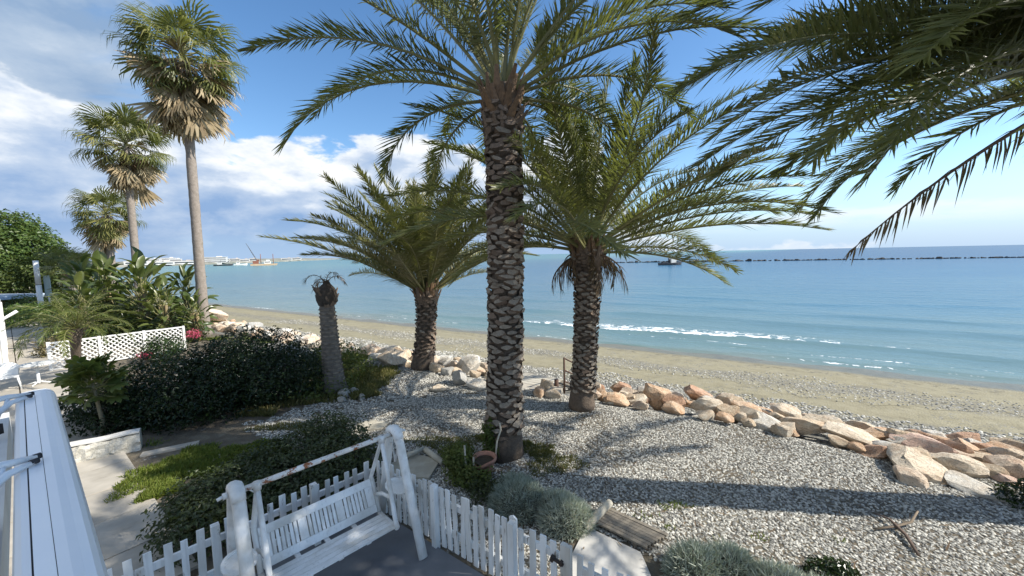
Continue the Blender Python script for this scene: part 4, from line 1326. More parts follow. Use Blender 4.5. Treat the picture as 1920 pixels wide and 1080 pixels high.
# slab and slatted step beyond the gate
b = MB()
pts = [(0.62, 4.75), (1.06, 5.55), (1.72, 5.02), (1.72, 4.35), (1.25, 3.75)]
n = len(pts)
b.add([(x, y, -0.05) for x, y in pts] + [(x, y, 0.04) for x, y in pts], [(i, (i + 1) % n, n + (i + 1) % n, n + i) for i in range(n)] + [tuple(range(n, 2 * n))])
tag(place('concrete_slab', b.mesh('concrete_slab', M['slabwhite'])), 'pale concrete slab between the gate and the slatted step', 'slab')
t = thing('slatted_step', 'grey timber slatted step on the gravel beyond the gate', 'wooden step', (1.13, 5.62, 0))
u_ = (Vector((1.72, 5.06, 0)) - Vector((1.10, 5.60, 0))); w_ = Vector((0.42, 0.24, 0))
L = u_.length
nb = 7
bm_ = MB(); bm_.box((L / 2, 0, 0), (L + .12, 0.058, 0.03)); bm_ = bm_.mesh('board', M['deck'])
for i in range(nb):
    p = w_ * ((i + 0.5) / nb)
    place('board', bm_, t, (p.x, p.y, 0.085 + rng.uniform(-.003, .003)), (0, 0, math.atan2(u_.y, u_.x) + rng.uniform(-.01, .01)))
for q in (0.12, 0.88):
    bb = MB(); a = u_ * q; rail_between(bb, a + Vector((0, 0, .04)), a + w_ + Vector((0, 0, .04)), 0.06, 0.055)
    place('bearer', bb.mesh('bearer', M['deck']), t)
b = MB(); b.tube([(1.02, 5.42, 0.10), (1.28, 5.68, 0.14), (1.52, 5.92, 0.16)], [0.062, 0.066, 0.06], 10)
tag(place('log', b.mesh('log', M['log'], True)), 'bleached round log lying at the left end of the slatted step', 'log')

# ------------------------------------------------------------------ picket fences and gate
def picket_mesh(w, h, pointed=False):
    b = MB()
    x, y = w / 2, 0.011
    top = [(-x, h), (0, h + 0.03 if pointed else h), (x, h)]
    prof_ = [(-x, 0.04)] + top[:1] + ([top[1]] if pointed else []) + top[2:] + [(x, 0.04)]
    n = len(prof_)
    b.add([(px, -y, pz) for px, pz in prof_] + [(px, y, pz) for px, pz in prof_],
          [(i, (i + 1) % n, n + (i + 1) % n, n + i) for i in range(n)] + [tuple(reversed(range(n))), tuple(range(n, 2 * n))])
    return b.mesh('picket', M['white'])


PK = [picket_mesh(0.072, 0.90), picket_mesh(0.078, 0.93), picket_mesh(0.066, 0.885)]
PKW = picket_mesh(0.115, 0.97, True)


def picket_run(t, a, b_, spacing, rails=(0.28, 0.70), seed=0, inside=-1, wide=(), skipw=None):
    """pickets stand on the far side of the rails as seen from the terrace when inside = -1"""
    r = random.Random(seed)
    a, b_ = Vector(a), Vector(b_)
    d = b_ - a; L = d.length; u = d.normalized(); an = math.atan2(u.y, u.x)
    nrm = Vector((-u.y, u.x, 0))
    n = int(L / spacing)
    for i in range(n + 1):
        p = a + u * (i * spacing) - Vector(t.location)
        me = PKW if i in wide else PK[r.randrange(3)]
        place('picket', me, t, (p.x + r.uniform(-.006, .006), p.y + r.uniform(-.006, .006), r.uniform(-.015, .012)), (r.uniform(-.025, .025), r.uniform(-.022, .022), an + r.uniform(-.05, .05)))
    for z in rails:
        bb = MB(); o = nrm * 0.034
        rail_between(bb, a + o + Vector((0, 0, z)) - Vector(t.location), b_ + o + Vector((0, 0, z)) - Vector(t.location), 0.04, 0.085)
        place('rail', bb.mesh('rail', M['white']), t)


postm = MB(); postm.box((0, 0, 0.48), (0.085, 0.085, 0.96)); postm = postm.mesh('post', M['white'])
corner = Vector((-2.29, 6.08, 0))
LF0 = Vector((-4.62, 3.67, 0))
t = thing('picket_fence', 'weathered white picket fence behind the swing, against the low hedge', 'fence', LF0)
picket_run(t, LF0, corner - Vector((0.06, 0.06, 0)), 0.150, seed=1)
for q in (0.02, 0.36, 0.70):
    p = (corner - LF0) * q
    place('post', postm, t, (p.x + 0.06, p.y - 0.06, 0), (0, 0, 0.8))
rd = Vector((0.814, -0.58, 0))
R0 = corner + rd * 0.05
R1 = corner + rd * 2.78
t = thing('picket_fence', 'white picket fence from the corner behind the swing to the gate', 'fence', R0)
picket_run(t, R0, R1, 0.123, seed=2, wide=(22,))
for q in (0.5, 1.0):
    p = (R1 - R0) * q
    place('post', postm, t, (p.x - 0.03, p.y - 0.05, 0), (0, 0, -0.62))
t = thing('garden_gate', 'narrow picket gate with a black latch in the white fence', 'gate', R1 + rd * 0.09)
G1 = R1 + rd * 0.60
picket_run(t, R1 + rd * 0.10, G1, 0.155, seed=5, rails=(0.30, 0.74))
b = MB(); b.box((0, 0, 0), (0.16, 0.03, 0.025)); b.box((0.05, 0.0, 0.012), (0.03, 0.05, 0.05)); b.box((-0.06, 0.0, -0.012), (0.04, 0.04, 0.07))
p = G1 - (R1 + rd * 0.09) + rd * 0.02
place('latch', b.mesh('latch', M['black']), t, (p.x - 0.03, p.y - 0.04, 0.74), (0, 0.25, -0.62))
t = thing('picket_fence', 'last stretch of picket fence beyond the latched gate post at the bottom edge', 'fence', G1 + rd * 0.11)
bb = MB(); bb.box((0, 0, 0.47), (0.125, 0.06, 0.94)); place('gate_post', bb.mesh('gate_post', chipped('flaking_post', (0.62, 0.60, 0.55), (0.20, 0.17, 0.14), 0.55, 8)), t, (0, 0, 0), (0, 0, -0.62))
picket_run(t, G1 + rd * 0.26, G1 + rd * 2.2, 0.150, seed=6)

# ------------------------------------------------------------------ garden swing
U = Vector((0.702, 0.712, 0)); Fv = Vector((0.712, -0.702, 0))
t = thing('garden_swing', 'white slatted garden swing bench hanging from a rusty top bar', 'garden swing', (-2.43, 4.73, 0.045), math.atan2(U.y, U.x))
# local frame: +x along the bench to the right, -y towards the terrace (front)
HW = 0.955
def part(name, b, mat='swing', smooth=False, lab=None):
    o = place(name, b.mesh(name, M[mat], smooth), t)
    if lab:
        o['label'] = lab
    return o
for sx_ in (-1, 1):
    for sy in (-1, 1):
        b = MB()
        x = sx_ * HW
        top = (x, sy * 0.07, 1.62); foot = (x + sx_ * 0.02, sy * 0.62, 0.0)
        pts = [top, (x, sy * 0.15, 1.5), (x + sx_ * 0.01, sy * 0.36, 0.80), foot]
        b.tube(pts, [0.068, 0.067, 0.067, 0.067], 10, 0, (0.75, 1.0), (1, 0, 0))
        part('frame_leg', b, smooth=True)
    b = MB()
    x = sx_ * HW
    # rounded hub where the legs meet
    b.tube([(x, -0.15, 1.555), (x, -0.10, 1.63), (x, 0, 1.665), (x, 0.10, 1.63), (x, 0.15, 1.555)], [0.068, 0.074, 0.076, 0.074, 0.068], 10, 0, (0.8, 1), (1, 0, 0))
    part('hub', b, smooth=True)
    b = MB(); b.tube([(x + sx_ * 0.07, 0, 1.60), (x + sx_ * 0.12, 0, 1.60)], 0.035, 8); b.tube([(x + sx_ * 0.12, 0, 1.60), (x + sx_ * 0.17, 0, 1.585)], 0.02, 6)
    part('bar_bolt', b, smooth=True)
    # web board between the legs with a cut, and the side tray
    b = MB()
    b.box((x, 0, 0.74), (0.045, 0.56, 0.07)); part('cross_brace', b)
    b = MB()
    K = 16
    ring = [(x + sx_ * 0.02 + sx_ * 0.17 * math.cos(6.2832 * k / K), 0.24 * math.sin(6.2832 * k / K)) for k in range(K)]
    vs = [(px, py, 0.735 + 0.045) for px, py in ring] + [(px * 1.0, py, 0.80 + 0.0) for px, py in ring] + [((px - x) * .84 + x, py * .84, 0.80) for px, py in ring] + [((px - x) * .82 + x, py * .82, 0.785) for px, py in ring]
    b.add(vs, [tuple(reversed(range(K))), tuple(range(3 * K, 4 * K))] + [(l * K + k, l * K + (k + 1) % K, (l + 1) * K + (k + 1) % K, (l + 1) * K + k) for l in range(3) for k in range(K)])
    part('side_tray', b)
    # gusset web: narrow inner frame of the A
    b = MB()
    b.tube([(x, -0.10, 1.42), (x, 0.0, 1.18), (x, 0.10, 1.42)], 0.022, 6)
    part('gusset', b, smooth=True)
b = MB(); b.tube([(-HW - 0.02, 0, 1.60), (-0.4, 0, 1.603), (0.4, 0, 1.603), (HW + 0.02, 0, 1.60)], 0.032, 10); part('top_bar', b, 'rusty', True, 'rust-flaked white top bar')
# hangers
SW = 0.72     # half width of the hanging seat
BT = (0.40, 0.84); BB = (0.19, 0.42); SF = (-0.35, 0.43)     # backrest top / backrest bottom / seat front: (y, z)
for sx_ in (-1, 1):
    x = sx_ * (SW + 0.035)
    ap = (x, 0, 1.565)
    b = MB(); b.tube([(x, 0, 1.63), (x, 0, 1.53)], [0.05, 0.042], 8, 0, (0.8, 1), (1, 0, 0)); part('hanger_head', b, smooth=True)
    b = MB()
    b.tube([ap, (x, BT[0] * .52, 1.2), (x, BT[0], BT[1] + .02), (x, (BT[0] + BB[0]) / 2 - .01, (BT[1] + BB[1]) / 2), (x, BB[0], BB[1] - .02)], [0.026, 0.028, 0.03, 0.028, 0.03], 8, 0, (0.7, 1.1), (1, 0, 0))
    part('hanger_arm', b, smooth=True)
    b = MB()
    b.tube([ap, (x, -0.11, 1.2), (x, -0.22, 0.82), (x, SF[0] + .05, 0.52), (x, SF[0], SF[1] - .01)], [0.026, 0.028, 0.03, 0.03, 0.032], 8, 0, (0.7, 1.1), (1, 0, 0))
    part('hanger_arm', b, smooth=True)
    b = MB()
    b.tube([(x, -0.235, 0.80), (x, 0.05, 0.745), (x, (BT[0] + BB[0]) / 2, (BT[1] + BB[1]) / 2)], 0.024, 8, 0, (1.2, 0.8), (1, 0, 0)); part('armrest', b, smooth=True)
    b = MB(); b.tube([(x, SF[0], SF[1] - .02), (x, BB[0], BB[1] - .03)], 0.03, 8, 0, (0.7, 1.1), (1, 0, 0)); part('seat_side', b, smooth=True)
    b = MB(); b.tube([(x + sx_ * 0.01, 0, 1.50), (x + sx_ * 0.14, 0.02, 1.64)], 0.010, 6); part('tie_rod', b, smooth=True)
# backrest: rails plus slats
def plank(name, y0z0, y1z1, x0, x1, th=0.018):
    b = MB()
    a = Vector((0, *y0z0)); c_ = Vector((0, *y1z1)); d = c_ - a; nrm = Vector((0, -d.z, d.y)).normalized() * th
    vs = []
    for x in (x0, x1):
        for q in (a, c_, c_ + nrm, a + nrm):
            vs.append((x, q.y, q.z))
    b.add(vs, [(3, 2, 1, 0), (4, 5, 6, 7), (0, 1, 5, 4), (1, 2, 6, 5), (2, 3, 7, 6), (3, 0, 4, 7)])
    return part(name, b)
def bk(f):
    return (BB[0] + (BT[0] - BB[0]) * f, BB[1] + (BT[1] - BB[1]) * f)
plank('back_rail', bk(0.78), bk(1.0), -SW, SW, 0.026)
plank('back_rail', bk(0.0), bk(0.22), -SW, SW, 0.026)
x = -SW
pat = [0.11] + [0.036] * 6 + [0.10] + [0.036] * 7 + [0.10] + [0.036] * 6 + [0.11]
gapw = (2 * SW - sum(pat)) / (len(pat) - 1)
for w in pat:
    plank('back_slat', bk(0.225), bk(0.775), x, x + w, 0.022)
    x += w + gapw
for k in range(5):
    y0 = SF[0] + k * (BB[0] - 0.11 - SF[0]) / 5
    y1 = y0 + (BB[0] - 0.11 - SF[0]) / 5 - 0.006
    z0 = SF[1] - 0.005 * (k > 0) * k * .6; 
    plank('seat_slat', (y0, z0), (y1, z0 - .003), -SW, SW, 0.022)
for x in (-0.36, 0.0, 0.36):
    plank('seat_bearer', (SF[0] + .02, SF[1] - .03), (BB[0] + .01, BB[1] - .02), x - .03, x + .03, 0.02)

# ------------------------------------------------------------------ pot, plants beside the thick trunk
t = thing('flower_pot', 'terracotta pot with a broken pale rim at the foot of the thick palm', 'pot', (-0.60, 7.15, 0), 0.4)
b = MB()
K = 22
rp = [(0.13, 0.0), (0.17, 0.12), (0.205, 0.24), (0.215, 0.25), (0.235, 0.255), (0.24, 0.31), (0.215, 0.315), (0.20, 0.26), (0.19, 0.25)]
vs = [(q * math.cos(6.2832 * k / K), q * math.sin(6.2832 * k / K), z - (0.10 * max(0, math.cos(6.2832 * k / K - 3.6)) ** 3 if z > .2 else 0)) for q, z in rp for k in range(K)]
nR = len(rp)
b.add(vs, [(i * K + k, i * K + (k + 1) % K, (i + 1) * K + (k + 1) % K, (i + 1) * K + k) for i in range(nR - 1) for k in range(K)] + [tuple(reversed(range(K)))])
place('bowl', b.mesh('bowl', M['terracotta'], True), t)
b = MB(); b.add([(0.19 * math.cos(6.2832 * k / K), 0.19 * math.sin(6.2832 * k / K), 0.235) for k in range(K)], [tuple(range(K))])
place('soil', b.mesh('soil', M['soil']), t)
shrub('potside_plant', 'dark leafy plant left of the terracotta pot', 'plant', (-1.1, 7.15, 0), [(0, 0, 0.2, 0.32, 0.3, 0.3), (-0.1, 0.45, 0.15, 0.35, 0.3, 0.22), (0.25, -0.35, 0.1, 0.4, 0.3, 0.2)], 3600, 0.075, 141, M['softleaf'], 4, 0.2, 0.012, shell=0.3)
shrub('ground_shrub', 'low green weeds between the pot and the silver bushes', 'shrub', (-0.35, 6.35, 0), [(0, 0, 0.05, 0.5, 0.35, 0.22), (-0.4, 0.35, 0.05, 0.3, 0.3, 0.16)], 2600, 0.06, 142, M['hedgeleaf'], 0, shell=0.3)
shrub('trunk_plant', 'leafy sprig growing against the left foot of the thick palm', 'plant', (-0.52, 7.52, 0), [(0, 0, 0.55, 0.18, 0.12, 0.34), (0.05, 0, 0.2, 0.2, 0.12, 0.25)], 700, 0.085, 143, M['softleaf'], 2, 0.5, 0.012, shell=0.2)
for lab, pts in (('thin bare stake standing left of the terracotta pot', [(-0.92, 6.95, 0), (-0.95, 7.0, 0.35), (-0.96, 7.0, 0.62)]),
                 ('short bare stake touching the terracotta pot rim', [(-0.79, 6.98, 0), (-0.80, 7.0, 0.2), (-0.80, 7.05, 0.36)]),
                 ('crooked bare stem leaning on the foot of the thick palm', [(-0.40, 7.30, 0.18), (-0.36, 7.38, 0.5), (-0.28, 7.42, 0.72), (-0.30, 7.44, 0.86)])):
    b = MB(); b.tube(pts, [0.018] * len(pts), 7)
    tag(place('stake', b.mesh('stake', M['log'], True)), lab, 'stake')

# dry stalks crossed on the gravel
b = MB(); b.tube([(5.62, 5.72, 0.05), (5.66, 5.5, 0.09), (5.60, 5.2, 0.07), (5.42, 4.86, 0.05)], [0.012, 0.022, 0.028, 0.02], 6, 0, (1, 0.6))
tag(place('dry_stalk', b.mesh('dry_stalk', M['stickdark'], True)), 'dark dry stalk pointing to the viewer, crossed over a paler one on the gravel', 'stick')
b = MB(); b.tube([(5.28, 5.36, 0.05), (5.62, 5.38, 0.065), (5.9, 5.42, 0.10), (6.1, 5.52, 0.20)], [0.016, 0.022, 0.02, 0.012], 6, 0, (1, 0.6))
tag(place('dry_stalk', b.mesh('dry_stalk', M['stick'], True)), 'pale dry stalk lying crosswise under the dark one on the gravel', 'stick')

# ------------------------------------------------------------------ steps to the beach and handrail
t = thing('beach_steps', 'grey plank landing and steps from the garden down to the beach', 'steps', (0.8, 12.5, -0.05))
u_ = Vector((1.10, -0.72, 0)).normalized(); w_ = Vector((0.51, 0.86, 0))
an = math.atan2(u_.y, u_.x)
bm_ = MB(); bm_.box((0, 0, 0), (1.45, 0.185, 0.04)); bm_ = bm_.mesh('plank', M['ledge'])
for i in range(5):
    p = w_ * (-0.35 + i * 0.195)
    place('plank', bm_, t, (p.x - .05, p.y, 0.06 + rng.uniform(-.004, .004)), (0, 0, an + rng.uniform(-.01, .01)))
for i in range(4):
    p = w_ * (0.75 + i * 0.28)
    place('plank', bm_, t, (p.x - .05, p.y, -0.10 - i * 0.17), (0, 0, an))
for q in (-0.66, 0.66):
    bb = MB()
    a = u_ * q - w_ * 0.42 + Vector((0, 0, -.02)); c_ = u_ * q + w_ * 0.5 + Vector((0, 0, -.02)); e_ = u_ * q + w_ * 1.75 + Vector((0, 0, -.75))
    rail_between(bb, a, c_, 0.06, 0.12); rail_between(bb, c_ + Vector((0, 0, -.005)), e_, 0.055, 0.12)
    place('stringer', bb.mesh('stringer', M['deck']), t)
b = MB(); b.add([(-0.95, -0.72, -0.12), (0.55, -1.15, -0.12), (0.75, -0.72, -0.05), (-0.62, -0.15, -0.05), (-0.95, -0.72, 0.06), (0.55, -1.15, 0.06), (0.75, -0.72, 0.07), (-0.62, -0.15, 0.07)],
                [(4, 5, 6, 7), (0, 1, 5, 4), (1, 2, 6, 5), (2, 3, 7, 6), (3, 0, 4, 7)])
place('threshold', b.mesh('threshold', M['concrete']), t)
t = thing('handrail', 'rusty iron handrail sloping down beside the beach steps', 'handrail', (1.58, 11.75, 0))
b = MB(); b.tube([(0, 0, -0.3), (0, 0, 0.98)], 0.032, 8); place('post', b.mesh('post', M['rail'], True), t)
b = MB(); b.tube([(1.0, 1.68, -1.0), (1.0, 1.68, 0.12)], 0.028, 8); place('post', b.mesh('post', M['rail'], True), t)
for z in (0.96, 0.58, 0.22):
    b = MB(); b.tube([(0, 0, z), (0.5, 0.84, z - .44), (1.0, 1.68, z - .88)], 0.024, 8); place('rail', b.mesh('rail', M['rail'], True), t)
b = MB(); b.tube([(1.36, 12.0, -0.4), (1.36, 12.0, 0.2)], 0.07, 9)
tag(place('bollard', b.mesh('bollard', M['rail'], True)), 'short dark post between the plank landing and the handrail', 'post')

# ------------------------------------------------------------------ boulders
def boulder_mesh(seed, angular=10):
    import bmesh
    r = np.random.default_rng(seed)
    bm = bmesh.new()
    bmesh.ops.create_icosphere(bm, subdivisions=3, radius=1.0)
    V = np.array([v.co[:] for v in bm.verts])
    for _ in range(angular + 8):
        n = r.normal(size=3); n[2] *= 0.9; n /= np.linalg.norm(n)
        d = r.uniform(0.38, 0.80)
        s = V @ n
        V = V - np.clip(s - d, 0, None)[:, None] * n * r.uniform(0.80, 1.0)
    for sc_, am in ((2.3, 0.07), (5.1, 0.045), (11.0, 0.026)):
        ph = r.uniform(0, 6.28, 6)
        nz = np.sin(V[:, 0] * sc_ + ph[0]) * np.sin(V[:, 1] * sc_ * 1.1 + ph[1]) + np.sin(V[:, 2] * sc_ * 1.3 + ph[2]) * np.sin(V[:, 0] * sc_ * .8 + ph[3])
        V = V * (1 + am * nz)[:, None]
    V = V / np.abs(V).max(0)
    for v, c in zip(bm.verts, V):
        v.co = c
    me = bpy.data.meshes.new('boulder')
    bm.to_mesh(me); bm.free()
    me.polygons.foreach_set('use_smooth', [True] * len(me.polygons))
    try:
        me.set_sharp_from_angle(angle=R(17))
    except Exception:
        pass
    return me


BM = {}
def boulder(label, x, y, w, h, tone, seed, group=None, z=None, deep=0.85, rot=None):
    r = random.Random(seed)
    key = (seed % 14, tone)
    if key not in BM:
        me = BASEB[seed % 14].copy(); me.materials.append(ROCK[tone]); BM[key] = me
    g0 = float(ground_z(np.array(x), np.array(y)))
    if z is None:
        z = g0 + h * 0.30
    if rot is None:
        rot = -0.55 + r.uniform(-0.5, 0.5)
    o = place('boulder', BM[key], None, (x, y, z), (r.uniform(-.18, .18), r.uniform(-.22, .22), rot), (w * 0.56, w * deep * 0.5, h * 0.62))
    return tag(o, label, 'boulder', group)


BASEB = [boulder_mesh(500 + i, 15 + i % 6) for i in range(14)]
BIG = [
    ('orange', 'small orange boulder nearest the right foot of the palm by the handrail'),
    ('cream', 'cream pinkish boulder second from the palm by the handrail'),
    ('orange', 'tall ochre boulder with a smooth face, third from the palm by the handrail'),
    ('white', 'whitish rounded boulder between the tall ochre one and a rust one'),
    ('rust', 'rust-brown boulder at the back of the row, on the beach side'),
    ('cream', 'wide cream boulder lying in front of the rust-brown one'),
    ('cream', 'cream boulder leaning at the back, right of the wide cream boulder'),
    ('tan', 'small tan boulder at the back beside the leaning cream boulder'),
    ('tan', 'low tan boulder wedged beneath the small tan one'),
    ('orange', 'broad orange boulder with a dark overhang mid row'),
    ('white', 'flat white boulder lying on the gravel in front of the broad orange one'),
    ('cream', 'pale grey-cream slab tilted towards the beach mid row'),
    ('tan', 'long tan boulder with a rounded back, right of the flat white boulder'),
    ('tan', 'narrow tan boulder tucked behind the long rounded tan one'),
    ('cream', 'very long cream boulder lying flat along the row'),
    ('cream', 'cream boulder at the beach side before the very long one'),
    ('rust', 'small dark rust block behind the very long cream boulder'),
    ('pink', 'largest pink-red boulder sloping to the beach'),
    ('cream', 'big smooth cream slab tilted at the gravel edge, below the pink one'),
    ('cream', 'big cream and tan boulder right of the pink-red one'),
    ('tan', 'long tan boulder on the beach side right of the pink-red one'),
    ('brown', 'dark brown boulder standing alone at the beach side near the right edge'),
    ('tan', 'blocky tan boulder in front of the dark brown one'),
    ('peach', 'flat peach boulder half sunk in the gravel below the big cream slab'),
    ('white', 'long flat white boulder at the edge of the trunk shadow'),
    ('tan', 'tan boulder cut by the right edge of the picture, upper one'),
    ('cream', 'pale boulder cut by the right edge of the picture, lower one'),
    ('rust', 'orange-red block between the very long cream boulder and the gravel'),
    ('orange', 'ochre boulder at the beach side behind the very long cream one'),
    ('cream', 'small cream boulder between the orange-red block and the pink-red boulder'),
    ('grey', 'small grey boulder among the tan ones near the right edge'),
    ('tan', 'small tan boulder at the gravel edge left of the very long cream one'),
    ('pink', 'small pinkish boulder at the right edge above the trunk shadow'),
]
POSB = [(2.92, 10.45, 0.58, 0.38), (3.49, 10.5, 0.51, 0.32), (4.07, 10.63, 0.74, 0.59), (4.63, 10.52, 0.51, 0.41), (5.37, 10.9, 0.67, 0.37), (5.08, 9.93, 0.9, 0.44), (5.83, 10.46, 0.51, 0.41),
        (6.13, 10.29, 0.4, 0.31), (5.6, 9.66, 0.54, 0.29), (6.13, 9.6, 0.87, 0.35), (6.05, 8.83, 0.8, 0.25), (6.88, 9.5, 0.72, 0.33), (6.83, 8.74, 0.97, 0.39), (6.48, 9.26, 0.51, 0.26),
        (7.54, 8.11, 1.12, 0.31), (7.29, 8.87, 0.61, 0.3), (7.53, 8.55, 0.41, 0.24), (8.5, 7.72, 1.02, 0.41), (7.59, 6.81, 1.04, 0.42), (8.28, 6.98, 0.87, 0.41), (8.98, 7.34, 0.66, 0.24),
        (9.51, 7.3, 0.5, 0.26), (8.63, 6.74, 0.49, 0.34), (7.1, 6.51, 0.5, 0.31), (7.92, 6.23, 0.82, 0.19), (9.68, 7.12, 0.54, 0.3), (9.19, 6.72, 0.51, 0.24), (7.33, 7.51, 0.62, 0.29),
        (8.19, 8.21, 0.63, 0.3), (7.57, 7.39, 0.46, 0.23), (8.85, 6.73, 0.28, 0.22), (6.97, 7.94, 0.44, 0.24), (8.75, 6.45, 0.4, 0.2)]
for i, ((x, y, w, h), (tone, lab)) in enumerate(zip(POSB, BIG)):
    boulder(lab, x, y, w * (0.94 if w > .8 else 1.04), h * 0.9, tone, 17 + i * 5, z=max(0.0, h * 0.16))
r = random.Random(99)
# filler stones on the sea side and gaps of the right stretch
for i in range(104):
    q = r.random()
    bx = 2.4 + 8.0 * q
    nline = 10.2 + r.uniform(-0.1, 2.1) + 0.35 * max(0, (5.2 - bx) / 3)
    s_ = bx
    y = (nline - 0.51 * bx) / 0.8602 - 0.0
    w = r.uniform(0.26, 0.62)
    tone = r.choice(['cream', 'tan', 'orange', 'white', 'rust', 'peach'])
    where = 'next to the palm' if q < 0.2 else 'left part' if q < .4 else 'middle part' if q < 0.6 else 'right part' if q < .8 else 'far right end'
    boulder(f'{"tiny" if w < .38 else "small" if w < .5 else "medium"} {tone} rock, beach side of right rock row, {where}', bx, y, w, w * r.uniform(.5, .75), tone, 300 + i, 'filler rocks in the right rock row', z=max(float(ground_z(np.array(bx), np.array(y))) + 0.12, 0.02 - 0.16 * max(0, nline - 10.9) + r.uniform(-.05, .08)))
# far stretch to the left of the handrail
lab_size = {0: 'small', 1: 'middling', 2: 'large'}
cnt = 0
for i in range(225):
    q = i / 225
    bx = -22.5 + 23.0 * q + r.uniform(-.2, .2)
    n_mid = np.interp(bx, [-23, -14, -8, -4, -1, 1], [13.3, 12.2, 11.6, 11.5, 11.6, 11.2])
    n_ = n_mid + r.uniform(-1.25, 1.35)
    y = (n_ - 0.51 * bx) / 0.8602
    if abs(bx + 3.45) < 0.55 and abs(y - 14.25) < 0.7:
        y += 1.0
    if bx > -0.3 and n_ > 10.5 and bx < 1.4:
        continue
    big = r.random()
    size = 2 if big > .82 else (1 if big > .45 else 0)
    w = (r.uniform(.32, .5), r.uniform(.55, .8), r.uniform(.85, 1.25))[size]
    tone = r.choices(['cream', 'peach', 'white', 'tan', 'orange', 'grey'], [5, 5, 3, 3, 1.5, .6])[0]
    where = ('behind the tall fan palm' if bx < -18.5 else 'right of the tall fan palm' if bx < -13.5 else 'far left of the headless trunk' if bx < -10.5 else 'near the headless trunk' if bx < -7.5
             else 'right of the headless trunk' if bx < -5 else 'beside the bushy palm' if bx < -2.9 else 'left of the thick trunk' if bx < -0.9 else 'at the plank landing')
    h = w * r.uniform(.42, .68)
    side_ = 'beach' if n_ > n_mid + .35 else 'garden' if n_ < n_mid - .35 else 'middle'
    boulder(f'{lab_size[size]} {tone} rock, {side_} edge of rock row, {where}', bx, y, w, h, tone, 600 + i, 'rocks of the far rock row', z=float(ground_z(np.array(bx), np.array(y))) + h * .28 + (0.16 if n_ > 11.3 else 0.03))
for (x, y, w, h, tone, lab) in [(-21.3, 27.2, 2.2, .95, 'peach', 'biggest peach boulder far off, right of the tall fan palm trunk'), (-1.75, 12.35, .62, .5, 'grey', 'grey boulder standing on the gravel left of the thick palm'),
                                (-1.05, 11.9, .85, .28, 'white', 'flat white stone on the gravel left of the thick palm'), (-2.35, 11.75, .5, .2, 'cream', 'small flat cream stone left of the grey boulder on the gravel'),
                                (0.72, 11.2, .42, .3, 'orange', 'small ochre stone in front of the plank landing'), (1.15, 11.05, .5, .32, 'cream', 'cream stone between the plank landing and the palm by the handrail'),
                                (1.0, 11.55, .4, .4, 'tan', 'tan upright stone against the plank landing corner')]:
    boulder(lab, x, y, w, h, tone, int(abs(x * 31 + y * 7)), z=h * .3)
tri = [(-5.2, 11.35, .42, .26), (-4.95, 11.6, .3, .2), (-5.0, 10.9, .3, .2), (-6.1, 11.1, .3, .2), (-4.55, 11.15, .26, .16)]
for k, (x, y, w, h) in enumerate(tri):
    boulder('pale stone in the grass round the foot of the headless trunk', x, y, w, h, 'grey', 800 + k, 'stones round the headless trunk')

# ------------------------------------------------------------------ grass
def blades(spots, n, ln, seed, mat, name, label=None):
    r = np.random.default_rng(seed)
    A = np.array([s[2] * s[3] for s in spots])
    pick = r.choice(len(spots), n, p=A / A.sum())
    S = np.array(spots)[pick]
    rr_ = np.sqrt(r.random(n)) * (0.8 + 0.3 * np.sin(pick * 3 + 1)); th = r.uniform(0, 6.283, n)
    wob_ = 1 + 0.25 * np.sin(th * 3 + pick) + 0.15 * np.sin(th * 7 + 2 * pick)
    x = S[:, 0] + S[:, 2] * rr_ * np.cos(th) * wob_; y = S[:, 1] + S[:, 3] * rr_ * np.sin(th) * wob_
    z = ground_z(x, y) - 0.005
    a = r.uniform(0, 6.283, n); l = ln * r.uniform(.4, 1.3, n); tilt = r.uniform(.15, .9, n)
    dx, dy = np.cos(a) * tilt * l, np.sin(a) * tilt * l; h = l * np.sqrt(np.clip(1 - tilt ** 2 * .7, .1, 1))
    wx, wy = -np.sin(a) * .006, np.cos(a) * .006
    w = 1.0 + ln * 4
    v = np.stack([np.stack([x - wx * w, y - wy * w, z], 1), np.stack([x + wx * w, y + wy * w, z], 1),
                  np.stack([x + dx * .45 + wx * w, y + dy * .45 + wy * w, z + h * .7], 1), np.stack([x + dx, y + dy, z + h], 1)], 1).reshape(-1, 3)
    k = np.arange(n)[:, None] * 4
    f = np.concatenate([k + np.array([0, 1, 2]), k + np.array([0, 2, 3])], 0)
    return tag(place(name, np_mesh(name, v, f, mat)), kind='stuff', label=label)


blades([(-7.1, 7.1, .45, .5), (-6.5, 6.7, .45, .5), (-6.8, 7.8, .6, .5), (-6.0, 7.4, .7, .5), (-5.7, 8.1, .8, .4)], 22000, 0.12, 151, M['grass'], 'grass', 'bright green grass between the path and the low hedge')
blades([(-5.4, 12.4, .9, .9), (-4.6, 11.4, .7, .5), (-6.1, 11.2, .9, .6), (-7.0, 10.2, .7, .4), (-5.2, 13.6, 1.2, .7), (-7.2, 15.5, 1.6, 1.0), (-4.6, 12.2, .5, .5)], 17000, 0.17, 152, M['drygrass'], 'tall_grass', 'olive tufts of grass round the headless trunk')
blades([(-1.5, 8.35, .9, .28), (-0.6, 8.5, .6, .25), (0.75, 7.4, .55, .45), (0.25, 8.2, .35, .2), (-5.8, 9.3, .8, .25), (0.5, 7.9, .5, .4)], 9000, 0.07, 153, M['drygrass'], 'dry_grass', 'short dry grass near the foot of the thick palm')
